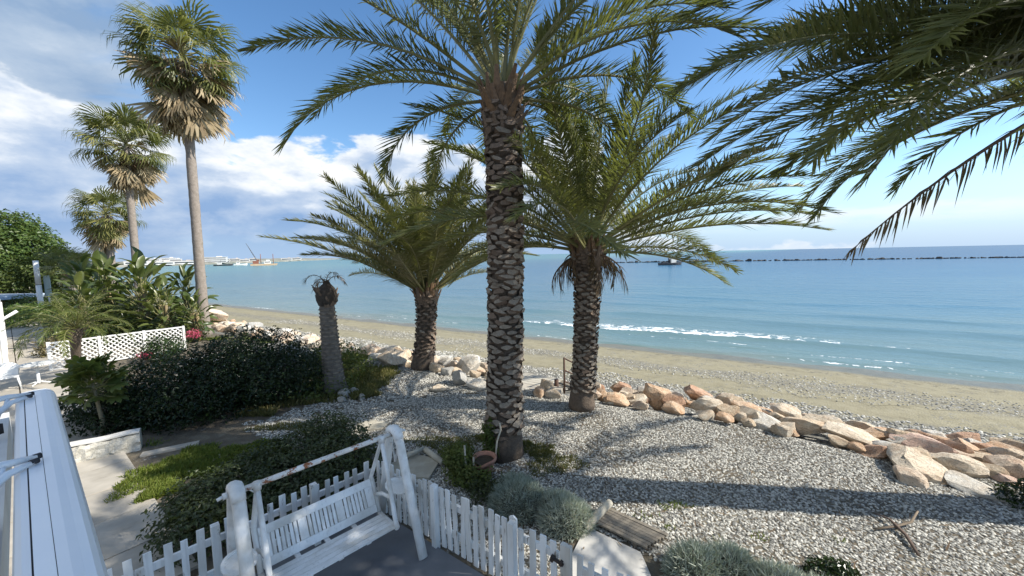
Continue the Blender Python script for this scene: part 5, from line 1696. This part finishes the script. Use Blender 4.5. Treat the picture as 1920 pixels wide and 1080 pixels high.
blades([(2.9, 5.22, .12, .1), (3.1, 5.0, .1, .1), (2.05, 5.75, .22, .08), (2.3, 5.5, .15, .1), (3.55, 5.3, .14, .1), (4.6, 5.15, .1, .1), (-0.15, 6.9, .2, .25), (-8.35, 8.6, .3, .2), (2.6, 6.0, .4, .15), (-13.5, 20.5, 1.5, 1.0), (-16, 20.5, 1.2, .8), (-11.5, 16.5, 1.4, .8)], 5200, 0.08, 154, M['grass'], 'weeds', 'small green weeds growing through the gravel')

rl = np.random.default_rng(71)
nl_ = 520
lx = rl.uniform(-4.0, 8.5, nl_); ly = rl.uniform(3.6, 10.5, nl_)
ok_ = (0.58 * (lx + 2.29) + 0.814 * (ly - 6.08) > 0.15) & (shore_n(lx, ly) < 10.3)
lx, ly = lx[ok_], ly[ok_]
nl_ = len(lx); la = rl.uniform(0, 6.28, nl_); ll_ = rl.uniform(0.04, 0.22, nl_); lw = rl.uniform(0.005, 0.012, nl_)
lz = ground_z(lx, ly) + 0.05
e_ = np.stack([np.cos(la), np.sin(la), rl.uniform(-.15, .15, nl_)], 1) * ll_[:, None] * .5; f_ = np.stack([-np.sin(la), np.cos(la), 0 * la], 1) * lw[:, None]
c_ = np.stack([lx, ly, lz], 1)
v = np.stack([c_ - e_ - f_ * .4, c_ - e_ + f_ * .4, c_ + f_, c_ - f_, c_ + e_], 1).reshape(-1, 3)
k = np.arange(nl_)[:, None] * 5
f = np.concatenate([k + np.array([0, 1, 2]), k + np.array([0, 2, 3]), k + np.array([3, 2, 4])], 0)
tag(place('leaf_litter', np_mesh('leaf_litter', v, f, M['deadfrond'])), 'dry leaflets scattered over the gravel', kind='stuff')

# ------------------------------------------------------------------ pebbles
m, gg, bs, out = material('pebble')
oi = gg.n('ShaderNodeObjectInfo').outputs['Random']
tcn = gg.n('ShaderNodeTexCoord').outputs['Object']
c = gg.ramp(oi, [(0.0, (0.09, 0.09, 0.085)), (0.22, (0.19, 0.186, 0.17)), (0.47, (0.31, 0.302, 0.27)), (0.74, (0.47, 0.453, 0.40)), (1.0, (0.67, 0.645, 0.575))])
c = gg.mix(gg.math('MULTIPLY', gg.noise(tcn, 22, 4, .6), .3), c, (0.30, 0.28, 0.24))
gg.l(c, bs.inputs['Base Color']); bs.inputs['Roughness'].default_value = 0.8; bs.inputs['Specular IOR Level'].default_value = 0.3
M['pebble'] = m


def pebble_patch(name, label, mask, x0, x1, y0, y1, cell, density, rmin, rmax, lift, seed):
    xs = np.arange(x0, x1, cell); ys = np.arange(y0, y1, cell)
    X, Y = np.meshgrid(xs, ys)
    ok = mask(X + cell / 2, Y + cell / 2)
    idx = np.argwhere(ok)
    vid = {}
    vs, fs = [], []
    def vert(i, j):
        k = (i, j)
        if k not in vid:
            vid[k] = len(vs)
            x = x0 + j * cell; y = y0 + i * cell
            vs.append((x, y, float(ground_z(np.array(x), np.array(y))) + lift))
        return vid[k]
    for i, j in idx:
        fs.append((vert(i, j), vert(i, j + 1), vert(i + 1, j + 1), vert(i + 1, j)))
    me = bpy.data.meshes.new(name)
    me.from_pydata(vs, [], fs); me.materials.append(M['ground'])
    o = place(name, me)
    tag(o, label, kind='stuff')
    ng = bpy.data.node_groups.new(name, 'GeometryNodeTree')
    ng.interface.new_socket('Geometry', in_out='INPUT', socket_type='NodeSocketGeometry')
    ng.interface.new_socket('Geometry', in_out='OUTPUT', socket_type='NodeSocketGeometry')
    N = ng.nodes.new
    gi, go = N('NodeGroupInput'), N('NodeGroupOutput')
    dp = N('GeometryNodeDistributePointsOnFaces'); dp.inputs['Density'].default_value = density; dp.inputs['Seed'].default_value = seed
    ic = N('GeometryNodeMeshIcoSphere'); ic.inputs['Radius'].default_value = 1.0; ic.inputs['Subdivisions'].default_value = 2
    sp = N('GeometryNodeSetPosition')
    nz = N('ShaderNodeTexNoise'); nz.inputs['Scale'].default_value = 1.1
    vm = N('ShaderNodeVectorMath'); vm.operation = 'SUBTRACT'; vm.inputs[1].default_value = (.5, .5, .5)
    vm2 = N('ShaderNodeVectorMath'); vm2.operation = 'SCALE'; vm2.inputs['Scale'].default_value = 1.0
    sm = N('GeometryNodeSetShadeSmooth')
    mt = N('GeometryNodeSetMaterial'); mt.inputs['Material'].default_value = M['pebble']
    io = N('GeometryNodeInstanceOnPoints')
    rv = N('FunctionNodeRandomValue'); rv.data_type = 'FLOAT_VECTOR'
    rv.inputs[0].default_value = (rmin, rmin * .75, rmin * .5); rv.inputs[1].default_value = (rmax, rmax * .8, rmax * .5)
    rr_ = N('FunctionNodeRandomValue'); rr_.data_type = 'FLOAT_VECTOR'; rr_.inputs[0].default_value = (-.45, -.45, 0); rr_.inputs[1].default_value = (.45, .45, 6.283); rr_.inputs['Seed'].default_value = 3
    jn = N('GeometryNodeJoinGeometry')
    l = ng.links.new
    l(gi.outputs[0], dp.inputs['Mesh']); l(dp.outputs['Points'], io.inputs['Points'])
    dn = N('ShaderNodeTexNoise'); dn.inputs['Scale'].default_value = 0.8; dn.inputs['Detail'].default_value = 4
    mr = N('ShaderNodeMapRange'); mr.inputs[1].default_value = 0.36; mr.inputs[2].default_value = 0.50; mr.inputs[3].default_value = density * 0.42; mr.inputs[4].default_value = density
    l(dn.outputs['Fac'], mr.inputs[0]); l(mr.outputs[0], dp.inputs['Density'])
    l(ic.outputs['Mesh'], sp.inputs['Geometry']); l(nz.outputs['Color'], vm.inputs[0]); l(vm.outputs[0], vm2.inputs[0]); l(vm2.outputs[0], sp.inputs['Offset'])
    l(sp.outputs[0], sm.inputs['Geometry']); l(sm.outputs[0], mt.inputs['Geometry']); l(mt.outputs[0], io.inputs['Instance'])
    l(rv.outputs[0], io.inputs['Scale']); l(rr_.outputs[0], io.inputs['Rotation'])
    l(gi.outputs[0], jn.inputs[0]); l(io.outputs[0], jn.inputs[0]); l(jn.outputs[0], go.inputs[0])
    md = o.modifiers.new('pebbles', 'NODES'); md.node_group = ng
    return o


def hedge_free(X, Y):
    ok = np.ones_like(X, bool)
    for (x, y, rx, ry) in [(-4.5, 6.5, 1.0, 1.1), (-3.9, 7.6, .9, .9), (-8.6, 10.9, 2.6, 1.7), (-7.3, 11.7, 1.5, 1.7), (-6.6, 13.3, 1.4, 2.2), (-10.2, 9.4, .9, .8),
                           (-7.0, 7.25, .5, .6), (-6.5, 7.6, .8, .7), (0.1, 6.1, .45, .45), (.75, 5.7, .4, .4), (-5.5, 12.2, .8, 1.0)]:
        ok &= ((X - x) / rx) ** 2 + ((Y - y) / ry) ** 2 > 1
    return ok


def garden_mask(X, Y):
    n = shore_n(X, Y) + 0.5 * hash2(X * 2.1, Y * 1.7)
    ok = n < 11.2
    # garden side of the walkway, and outside the terrace fences
    ok &= ((X + 5.5) * .604 + (Y - 5.0) * .797) > 0.85
    ok &= ((X + 2.29) * 0.58 + (Y - 6.08) * 0.814 > 0.05)
    ok &= ((X + 2.29) * -0.712 + (Y - 6.08) * 0.702 > 0.05) | (X > -2.29)
    # slab and step
    ok &= ~((X > .62) & (X < 1.95) & (((X - 1.08) * -0.66 + (Y - 5.6) * -0.75) > -0.02) & (((X - 1.08) * 0.75 + (Y - 5.6) * -0.66) > -0.75) & (Y > 3.6) & (X + Y < 7.4) & ((X - 1.6) < (Y - 4.0) * 1.0))
    return ok & hedge_free(X, Y)


near = lambda X, Y: garden_mask(X, Y) & (X * X + Y * Y < 132)
far_ = lambda X, Y: garden_mask(X, Y) & (X * X + Y * Y >= 132) & (X > -9 - (Y - 10) * .9)
pebble_patch('gravel', 'grey and white pebbles covering the garden', near, -8.0, 11.0, 3.0, 12.0, 0.125, 1050, 0.013, 0.033, 0.008, 1)
pebble_patch('far_gravel', 'grey pebbles of the garden towards the rock row', far_, -14.0, 4.0, 8.0, 19.0, 0.25, 520, 0.02, 0.042, 0.008, 2)
def band(X, Y):
    n = shore_n(X, Y); s = X * D_[0] + Y * D_[1]
    w = hash2(X * .7, Y * .8) * .5
    return (n + w > 12.1) & (n + w < 15.4) & (s > -34) & (s < 9)
def specks(X, Y):
    n = shore_n(X, Y); s = X * D_[0] + Y * D_[1]
    w = hash2(X * .5, Y * .9) * .9
    return ((n + w > 17.2) & (n + w < 19.4)) & (s > -34) & (s < 12)
pebble_patch('beach_shingle', 'band of shingle on the beach behind the rock row', band, -34, 16, 6, 36, 0.4, 130, 0.025, 0.062, 0.006, 3)
pebble_patch('beach_pebbles', 'scattered pebbles in the middle of the sandy beach', specks, -38, 22, 7, 42, 0.4, 34, 0.022, 0.05, 0.006, 4)

# ------------------------------------------------------------------ awning cassette and ledge at the balcony
ad = Vector((-0.788, 0.616, 0)); ap_ = Vector((0.616, 0.788, 0))
t = thing('awning', 'retracted white awning cassette running away from the viewer at the left edge', 'awning', (0, 0, 3.2), 0)
def strip(name, prof_, l0, l1, mat):
    poly = [ap_ * p + Vector((0, 0, z)) for p, z in prof_]
    vs, fs = extrude(poly, ad * l0, ad * l1)
    b = MB(); b.add(vs, fs)
    return place(name, b.mesh(name, M[mat]), t)
L0, L1 = -1.2, 4.74
strip('rear_cover', [(-0.095, -0.16), (-0.052, -0.16), (-0.052, 0.006), (-0.072, 0.004), (-0.088, -0.012), (-0.095, -0.04)], L0, L1, 'alu')
strip('groove', [(-0.052, -0.14), (-0.047, -0.14), (-0.047, -0.006), (-0.052, -0.006)], L0, L1, 'darkrub')
strip('top_cover', [(-0.047, -0.15), (-0.001, -0.15), (-0.001, 0.012), (-0.047, 0.008)], L0, L1, 'alu')
strip('seam', [(-0.001, -0.14), (0.001, -0.14), (0.001, 0.008), (-0.001, 0.008)], L0, L1, 'darkrub')
strip('front_cover', [(0.001, -0.15), (0.085, -0.15), (0.104, -0.12), (0.108, -0.085), (0.104, -0.05), (0.094, -0.022), (0.078, -0.002), (0.055, 0.009), (0.03, 0.013), (0.001, 0.012)], L0, L1, 'alu')
strip('end_cap', [(-0.097, -0.16), (0.085, -0.155), (0.106, -0.12), (0.110, -0.085), (0.106, -0.05), (0.096, -0.02), (0.08, 0.0), (0.055, 0.012), (0.0, 0.016), (-0.05, 0.012), (-0.075, 0.007), (-0.092, -0.01)], L1 + .001, L1 + 0.05, 'alu')
for l in (3.02, 4.55):
    b = MB()
    base = ad * l
    P = lambda p, q, z: tuple(base + ap_ * p + ad * q + Vector((0, 0, z)))
    b.tube([P(-0.02, 0.02, 0.035), P(-0.12, -0.02, 0.05), P(-0.26, -0.08, 0.05), P(-0.40, -0.14, 0.04)], [0.013, 0.02, 0.024, 0.028], 7)
    b.tube([P(-0.03, -0.03, 0.028), P(-0.11, -0.08, 0.02), P(-0.17, -0.12, -0.03), P(-0.20, -0.14, -0.12)], [0.012, 0.018, 0.02, 0.024], 7)
    b.tube([P(-0.12, -0.03, 0.045), P(-0.13, -0.08, 0.012)], 0.012, 6)
    b.tube([P(-0.22, -0.06, 0.05), P(-0.19, -0.13, -0.06)], 0.014, 6)
    br = place('folding_arm', b.mesh('folding_arm', M['alu'], True), t)
    b = MB(); b.tube([P(-0.005, 0.03, 0.035), P(-0.03, 0.02, 0.036)], 0.015, 8); b.tube([P(-0.015, -0.02, 0.03), P(-0.04, -0.035, 0.03)], 0.014, 8); b.box(P(-0.19, -0.16, -0.13), (0.05, 0.06, 0.07))
    place('joint', b.mesh('joint', M['darkrub'], True), t)
t = thing('balcony_ledge', 'pale timber ledge of the balcony left of the awning cassette', 'ledge', (0, 0, 3.02))
for k in range(4):
    poly = [ap_ * p + Vector((0, 0, z)) for p, z in ((-0.155 - k * .085, -.03), (-0.155 - k * .085, .0), (-0.235 - k * .085, .0), (-0.235 - k * .085, -.03))]
    vs, fs = extrude(poly, ad * -1.2, ad * 2.9)
    b = MB(); b.add(vs, fs); place('plank', b.mesh('plank', M['ledge']), t)
vs, fs = extrude([ap_ * p + Vector((0, 0, z)) for p, z in ((-0.14, -.25), (-0.14, -.035), (-0.5, -.035), (-0.5, -.25))], ad * -1.2, ad * 5.2)
b = MB(); b.add(vs, fs); place('beam', b.mesh('beam', M['rend']), t)

t = thing('shade_canopy', 'white canopy added out of view above the viewer to shade the awning', 'canopy', (0, 0, 6.3))  # unseen, added to keep direct sun off the awning cassette
for nm, z0, z1, pa, pb in (('slab', 0.0, 0.12, 1.15, 2.3), ('fascia', -0.08, 0.16, 2.3, 2.36)):
    vs, fs = extrude([ap_ * p + Vector((0, 0, z)) for p, z in ((pa, z0), (pb, z0), (pb, z1), (pa, z1))], ad * -5.0, ad * 1.5)
    b = MB(); b.add(vs, fs); place(nm, b.mesh(nm, M['rend']), t)
for l in (-4.6, -2.7, -0.8, 1.1):
    b = MB(); rail_between(b, ad * l - ap_ * 2.6 + Vector((0, 0, -.06)), ad * l + ap_ * 2.2 + Vector((0, 0, -.06)), 0.08, 0.11); place('rafter', b.mesh('rafter', M['rend']), t)

# ------------------------------------------------------------------ things along the walkway at the far left
t = thing('pergola', 'white pergola post with a curved brace at the left edge of the walkway', 'pergola', (-21.3, 15.8, 0))
wp = M['rend']
for k in range(3):
    p = pd * (k * 3.2)
    b = MB(); b.box((p.x, p.y, 1.15), (0.16, 0.16, 2.3)); place('post', b.mesh('post', wp), t)
    if k:
        continue
    b = MB(); b.tube([(p.x, p.y, 1.6), (p.x + pn.x * .12, p.y + pn.y * .12, 1.95), (p.x + pn.x * .5, p.y + pn.y * .5, 2.25)], 0.06, 7); place('brace', b.mesh('brace', wp, True), t)
b = MB(); rail_between(b, pd * -0.4 + Vector((0, 0, 2.36)), pd * 7 + Vector((0, 0, 2.36)), 0.14, 0.12); place('beam', b.mesh('beam', wp), t)
b = MB()
rail_between(b, pd * -0.4 - pn * 0.1 + Vector((0, 0, 0.45)), pd * 7 - pn * 0.1 + Vector((0, 0, 0.45)), 0.08, 0.9); place('parapet', b.mesh('parapet', wp), t)
t = thing('white_post', 'tall leaning-looking white post beside the far walkway', 'post', (-39.3, 31.9, 0))
b = MB(); b.tube([(0, 0, 0), (0, 0, 2.5)], 0.17, 10); place('lower_tube', b.mesh('lower_tube', wp, True), t)
b = MB(); b.tube([(0, 0, 2.52), (0, 0, 4.5)], 0.165, 10); place('upper_tube', b.mesh('upper_tube', wp, True), t)
b = MB(); b.tube([(0, 0, 2.49), (0, 0, 2.53)], 0.18, 10); place('joint_ring', b.mesh('joint_ring', M['black'], True), t)
t = thing('sign_panel', 'narrow grey-green panel on a short white post right of the tall white post', 'sign', (-38.7, 32.0, 0))
b = MB(); b.tube([(0, 0, 0), (0, 0, 1.0)], 0.15, 10); place('post', b.mesh('post', wp, True), t)
b = MB(); b.box((-0.1, 0.1, 2.4), (0.5, 0.06, 1.7)); place('panel', b.mesh('panel', plain('grey_green_panel', (0.30, 0.38, 0.37), (0.26, 0.33, 0.33), 1, 0.5)), t)
b = MB(); b.tube([(-.1, .1, 1.0), (-.1, .1, 1.6)], 0.05, 8); place('bracket', b.mesh('bracket', wp, True), t)
t = thing('flat_canopy', 'pale blue flat canopy roof at the left edge beyond the walkway', 'canopy', (-43.9, 33.0, 0))
b = MB(); b.box((-1, 0, 1.45), (5.2, 3.4, 0.30)); place('roof', b.mesh('roof', plain('canopy_blue', (0.36, 0.43, 0.52), (0.32, 0.39, 0.48), 1, 0.5)), t)
for px_ in (-3.4, 1.4):
    for py_ in (-1.4, 1.4):
        b = MB(); b.box((px_, py_, 0.65), (0.14, 0.14, 1.3)); place('post', b.mesh('post', wp), t)
shrub('path_shrub', 'dry grey shrub at the left side of the walkway', 'shrub', (-21.0, 17.2, 0), [(0, 0, .35, .6, .5, .5)], 900, 0.12, 161, M['hedgebrown'], 3, .3, .02)
# white plastic chair and round table just beyond the awning
t = thing('plastic_chair', 'white plastic armchair on the walkway beyond the awning end', 'chair', (-16.9, 12.55, 0.04), 0.9)
b = MB(); b.box((0, 0, 0.43), (0.5, 0.48, 0.03)); place('seat', b.mesh('seat', wp), t)
b = MB()
K = 9
vs = []
for i in range(K):
    a = R(-70 + 140 * i / (K - 1)); vs += [(0.27 * math.sin(a), 0.24 * math.cos(a), 0.45), (0.31 * math.sin(a), 0.30 * math.cos(a), 0.66 + 0.22 * math.cos(a))]
vs2 = [(x * .93, y * .93, z) for x, y, z in vs]
b.add(vs + vs2, [(2 * i, 2 * i + 2, 2 * i + 3, 2 * i + 1) for i in range(K - 1)] + [(2 * K + 2 * i + 1, 2 * K + 2 * i + 3, 2 * K + 2 * i + 2, 2 * K + 2 * i) for i in range(K - 1)] + [(2 * i + 1, 2 * i + 3, 2 * K + 2 * i + 3, 2 * K + 2 * i + 1) for i in range(K - 1)])
place('backrest', b.mesh('backrest', wp, True), t)
for sx_ in (-1, 1):
    for sy in (-1, 1):
        b = MB(); b.tube([(sx_ * .22, sy * .2, .43), (sx_ * .27, sy * .24, 0)], [.03, .022], 7); place('leg', b.mesh('leg', wp, True), t)
t = thing('round_table', 'white round garden table on the walkway beyond the awning end', 'table', (-16.55, 13.1, 0.04))
b = MB(); b.tube([(0, 0, .70), (0, 0, .735)], .42, 22); place('table_top', b.mesh('table_top', wp), t)
b = MB(); b.tube([(0, 0, .02), (0, 0, .1), (0, 0, .70)], [.05, .045, .04], 10); place('pedestal', b.mesh('pedestal', wp, True), t)
for k in range(4):
    a = k * math.pi / 2 + .4
    b = MB(); b.tube([(0, 0, .1), (math.cos(a) * .32, math.sin(a) * .32, .015)], .022, 7); place('foot', b.mesh('foot', wp, True), t)

# ------------------------------------------------------------------ boats
def loft(sections, mat, name, parent, smooth=True):
    b = MB()
    n = len(sections[0])
    vs = [p for s in sections for p in s]
    fs = [(i * n + j, (i + 1) * n + j, (i + 1) * n + j + 1, i * n + j + 1) for i in range(len(sections) - 1) for j in range(n - 1)]
    fs += [tuple(range(n)), tuple(reversed(range((len(sections) - 1) * n, len(sections) * n)))]
    # deck
    fs += [(i * n, i * n + n - 1, (i + 1) * n + n - 1, (i + 1) * n) for i in range(len(sections) - 1)]
    b.add(vs, fs)
    return place(name, b.mesh(name, mat, False), parent)


def hull(parent, L, W, fb, mat, bow=1.0):
    secs = []
    for f in np.linspace(0, 1, 9):
        w = W / 2 * (0.78 + 0.22 * math.sin(min(1, f * 2) * math.pi / 2)) * (1 - max(0, (f - .6) / .4) ** 2 * .97)
        sh = fb * (0.8 + 0.15 * (1 - f)) + bow * fb * max(0, f - .45) ** 1.6 * 1.5
        x = (f - .5) * L
        rk = max(0, f - .7) * L * .12
        secs.append([(x + rk, -w, sh), (x + rk * .6, -w * .92, sh * .35), (x, -w * .6, -.4), (x, w * .6, -.4), (x + rk * .6, w * .92, sh * .35), (x + rk, w, sh)])
    return loft(secs, mat, 'hull', parent)


bd = plain('boat_black', (0.025, 0.028, 0.035), (0.04, 0.04, 0.045), 1, .5)
bw = plain('boat_white', (0.75, 0.75, 0.72), (0.62, 0.6, 0.56), 1, .6)
br_ = plain('barge_red', (0.23, 0.085, 0.05), (0.16, 0.07, 0.05), .5, .7)
bt_ = plain('barge_tan', (0.46, 0.33, 0.20), (0.36, 0.26, 0.17), .5, .7)
tp = Vector((68.5, 166.0, SEA))
t = thing('tugboat', 'dark tugboat with a white wheelhouse in front of the breakwater', 'boat', tp, R(14))
hull(t, 10.6, 3.4, 1.05, bd, 1.1)
b = MB(); b.box((0.9, 0, 1.75), (2.4, 2.2, 1.7)); place('cabin', b.mesh('cabin', bw), t)
b = MB(); b.box((1.1, 0, 3.0), (1.6, 1.8, 1.0), None, 0, .9); wh = place('wheelhouse', b.mesh('wheelhouse', bw), t)
for s_ in (-1, 1):
    b = MB(); b.box((1.1, s_ * .89, 3.1), (1.2, .04, .4)); place('window', b.mesh('window', M['bldglass']), wh)
b = MB(); b.tube([(-.7, 0, 1), (-.7, 0, 2.9)], .38, 9); place('funnel', b.mesh('funnel', bd, True), t)
b = MB(); b.tube([(.2, 0, 3.2), (.2, 0, 5.4)], .07, 6); b.tube([(.2, -.6, 4.6), (.2, .6, 4.6)], .05, 6); place('mast', b.mesh('mast', bd, True), t)
b = MB(); b.tube([(5.0, -.1, 2.1), (2.6, -.9, 1.9), (2.5, .9, 1.9), (5.0, .1, 2.1)], .06, 6); place('bow_rail', b.mesh('bow_rail', bw, True), t)
b = MB(); b.box((-3.0, 0, 1.0), (2.2, 1.4, .5)); place('winch', b.mesh('winch', bd), t)

cb = Vector((-252, 392, SEA))
t = thing('crane_barge', 'red crane barge with a raised boom out in the bay', 'barge', cb, R(32))
b = MB(); b.box((0, 0, .5), (22, 8, 2.4)); b.v = [(x + (1.5 if z > 0 and x > 0 else 0), y, z) for x, y, z in b.v]; place('hull', b.mesh('hull', bt_), t)
b = MB(); b.box((-6.5, 0, 3.2), (5, 4, 3)); b.box((-4.5, 0, 5.3), (2.4, 3, 1.5)); place('crane_house', b.mesh('crane_house', br_), t)
b = MB()
for s_ in (-.5, .5):
    for q in (-.5, .5):
        b.tube([(-5 + q, s_, 4.2), (-13.5, s_ * .2, 22.5)], .16, 5)
for i in range(9):
    f0, f1 = i / 9, (i + 1) / 9
    lerp = lambda f, s_, q: (-5 + q * (1 - f) + (-8.5) * f, s_ * (1 - .8 * f), 4.2 + 18.3 * f)
    b.tube([lerp(f0, .5, .5), lerp(f1, -.5, -.5)], .1, 4); b.tube([lerp(f0, -.5, .5), lerp(f1, .5, -.5)], .1, 4)
place('boom', b.mesh('boom', bd), t)
b = MB(); b.box((3.5, 0, 3.0), (6, 5, 2.6)); b.box((4.0, 0, 5.0), (3, 4, 1.4)); dh = place('deckhouse', b.mesh('deckhouse', bw), t)
b = MB(); b.box((3.5, -2.53, 3.3), (4.8, .06, .8)); place('window', b.mesh('window', M['bldglass']), dh)
for x in (-2.2, 8.6):
    b = MB(); b.tube([(x, 1.5, 1), (x, 1.5, 11.5)], .3, 7); place('spud_mast', b.mesh('spud_mast', br_, True), t)
for (x, y, Lb, lab) in [(-318, 425, 17, 'dark workboat with a white cabin in front of the far hotel'), (-298, 424, 12, 'smaller pale workboat right of the dark workboat in the bay')]:
    t = thing('workboat', lab, 'boat', (x, y, SEA), R(38))
    hull(t, Lb, Lb * .3, 1.6, bd if Lb > 14 else bw, 1.0)
    b = MB(); b.box((-Lb * .18, 0, 2.6), (Lb * .26, Lb * .2, 2.6)); cbn = place('cabin', b.mesh('cabin', bw), t)
    b = MB(); b.box((-Lb * .18, -Lb * .1 - .03, 3.2), (Lb * .2, .06, .6)); place('window', b.mesh('window', M['bldglass']), cbn)
    b = MB(); b.tube([(-Lb * .1, 0, 3.6), (-Lb * .1, 0, 6.2)], .12, 6); place('mast', b.mesh('mast', bd, True), t)
    if Lb > 14:
        b = MB(); b.tube([(Lb * .1, 0, 1.6), (Lb * .46, 0, 7.5)], .16, 6); place('derrick', b.mesh('derrick', bd, True), t)

# breakwater of dark rocks
t = thing('breakwater', 'long low line of dark breakwater rocks along the horizon on the right', 'breakwater', (60, 200, SEA))
r = random.Random(55)
bw0, bw1 = Vector((52, 221, 0)), Vector((232, 168, 0))
DB = []
for i in range(5):
    me = BASEB[i].copy(); me.materials.append(ROCK['dark']); DB.append(me)
nseg = 250
for i in range(nseg):
    f = (i + r.uniform(-.4, .4)) / nseg
    p = bw0.lerp(bw1, f) - Vector((60, 200, 0))
    if r.random() < 0.10:
        continue
    s = r.uniform(.3, .8) * (1.9 if r.random() < .18 else 1)
    place('rock', DB[i % 5], t, (p.x, p.y + r.uniform(-.5, .5), .12), (0, 0, r.uniform(0, 6)), (s * 1.3, s * .9, s * r.uniform(.5, 1.0)))
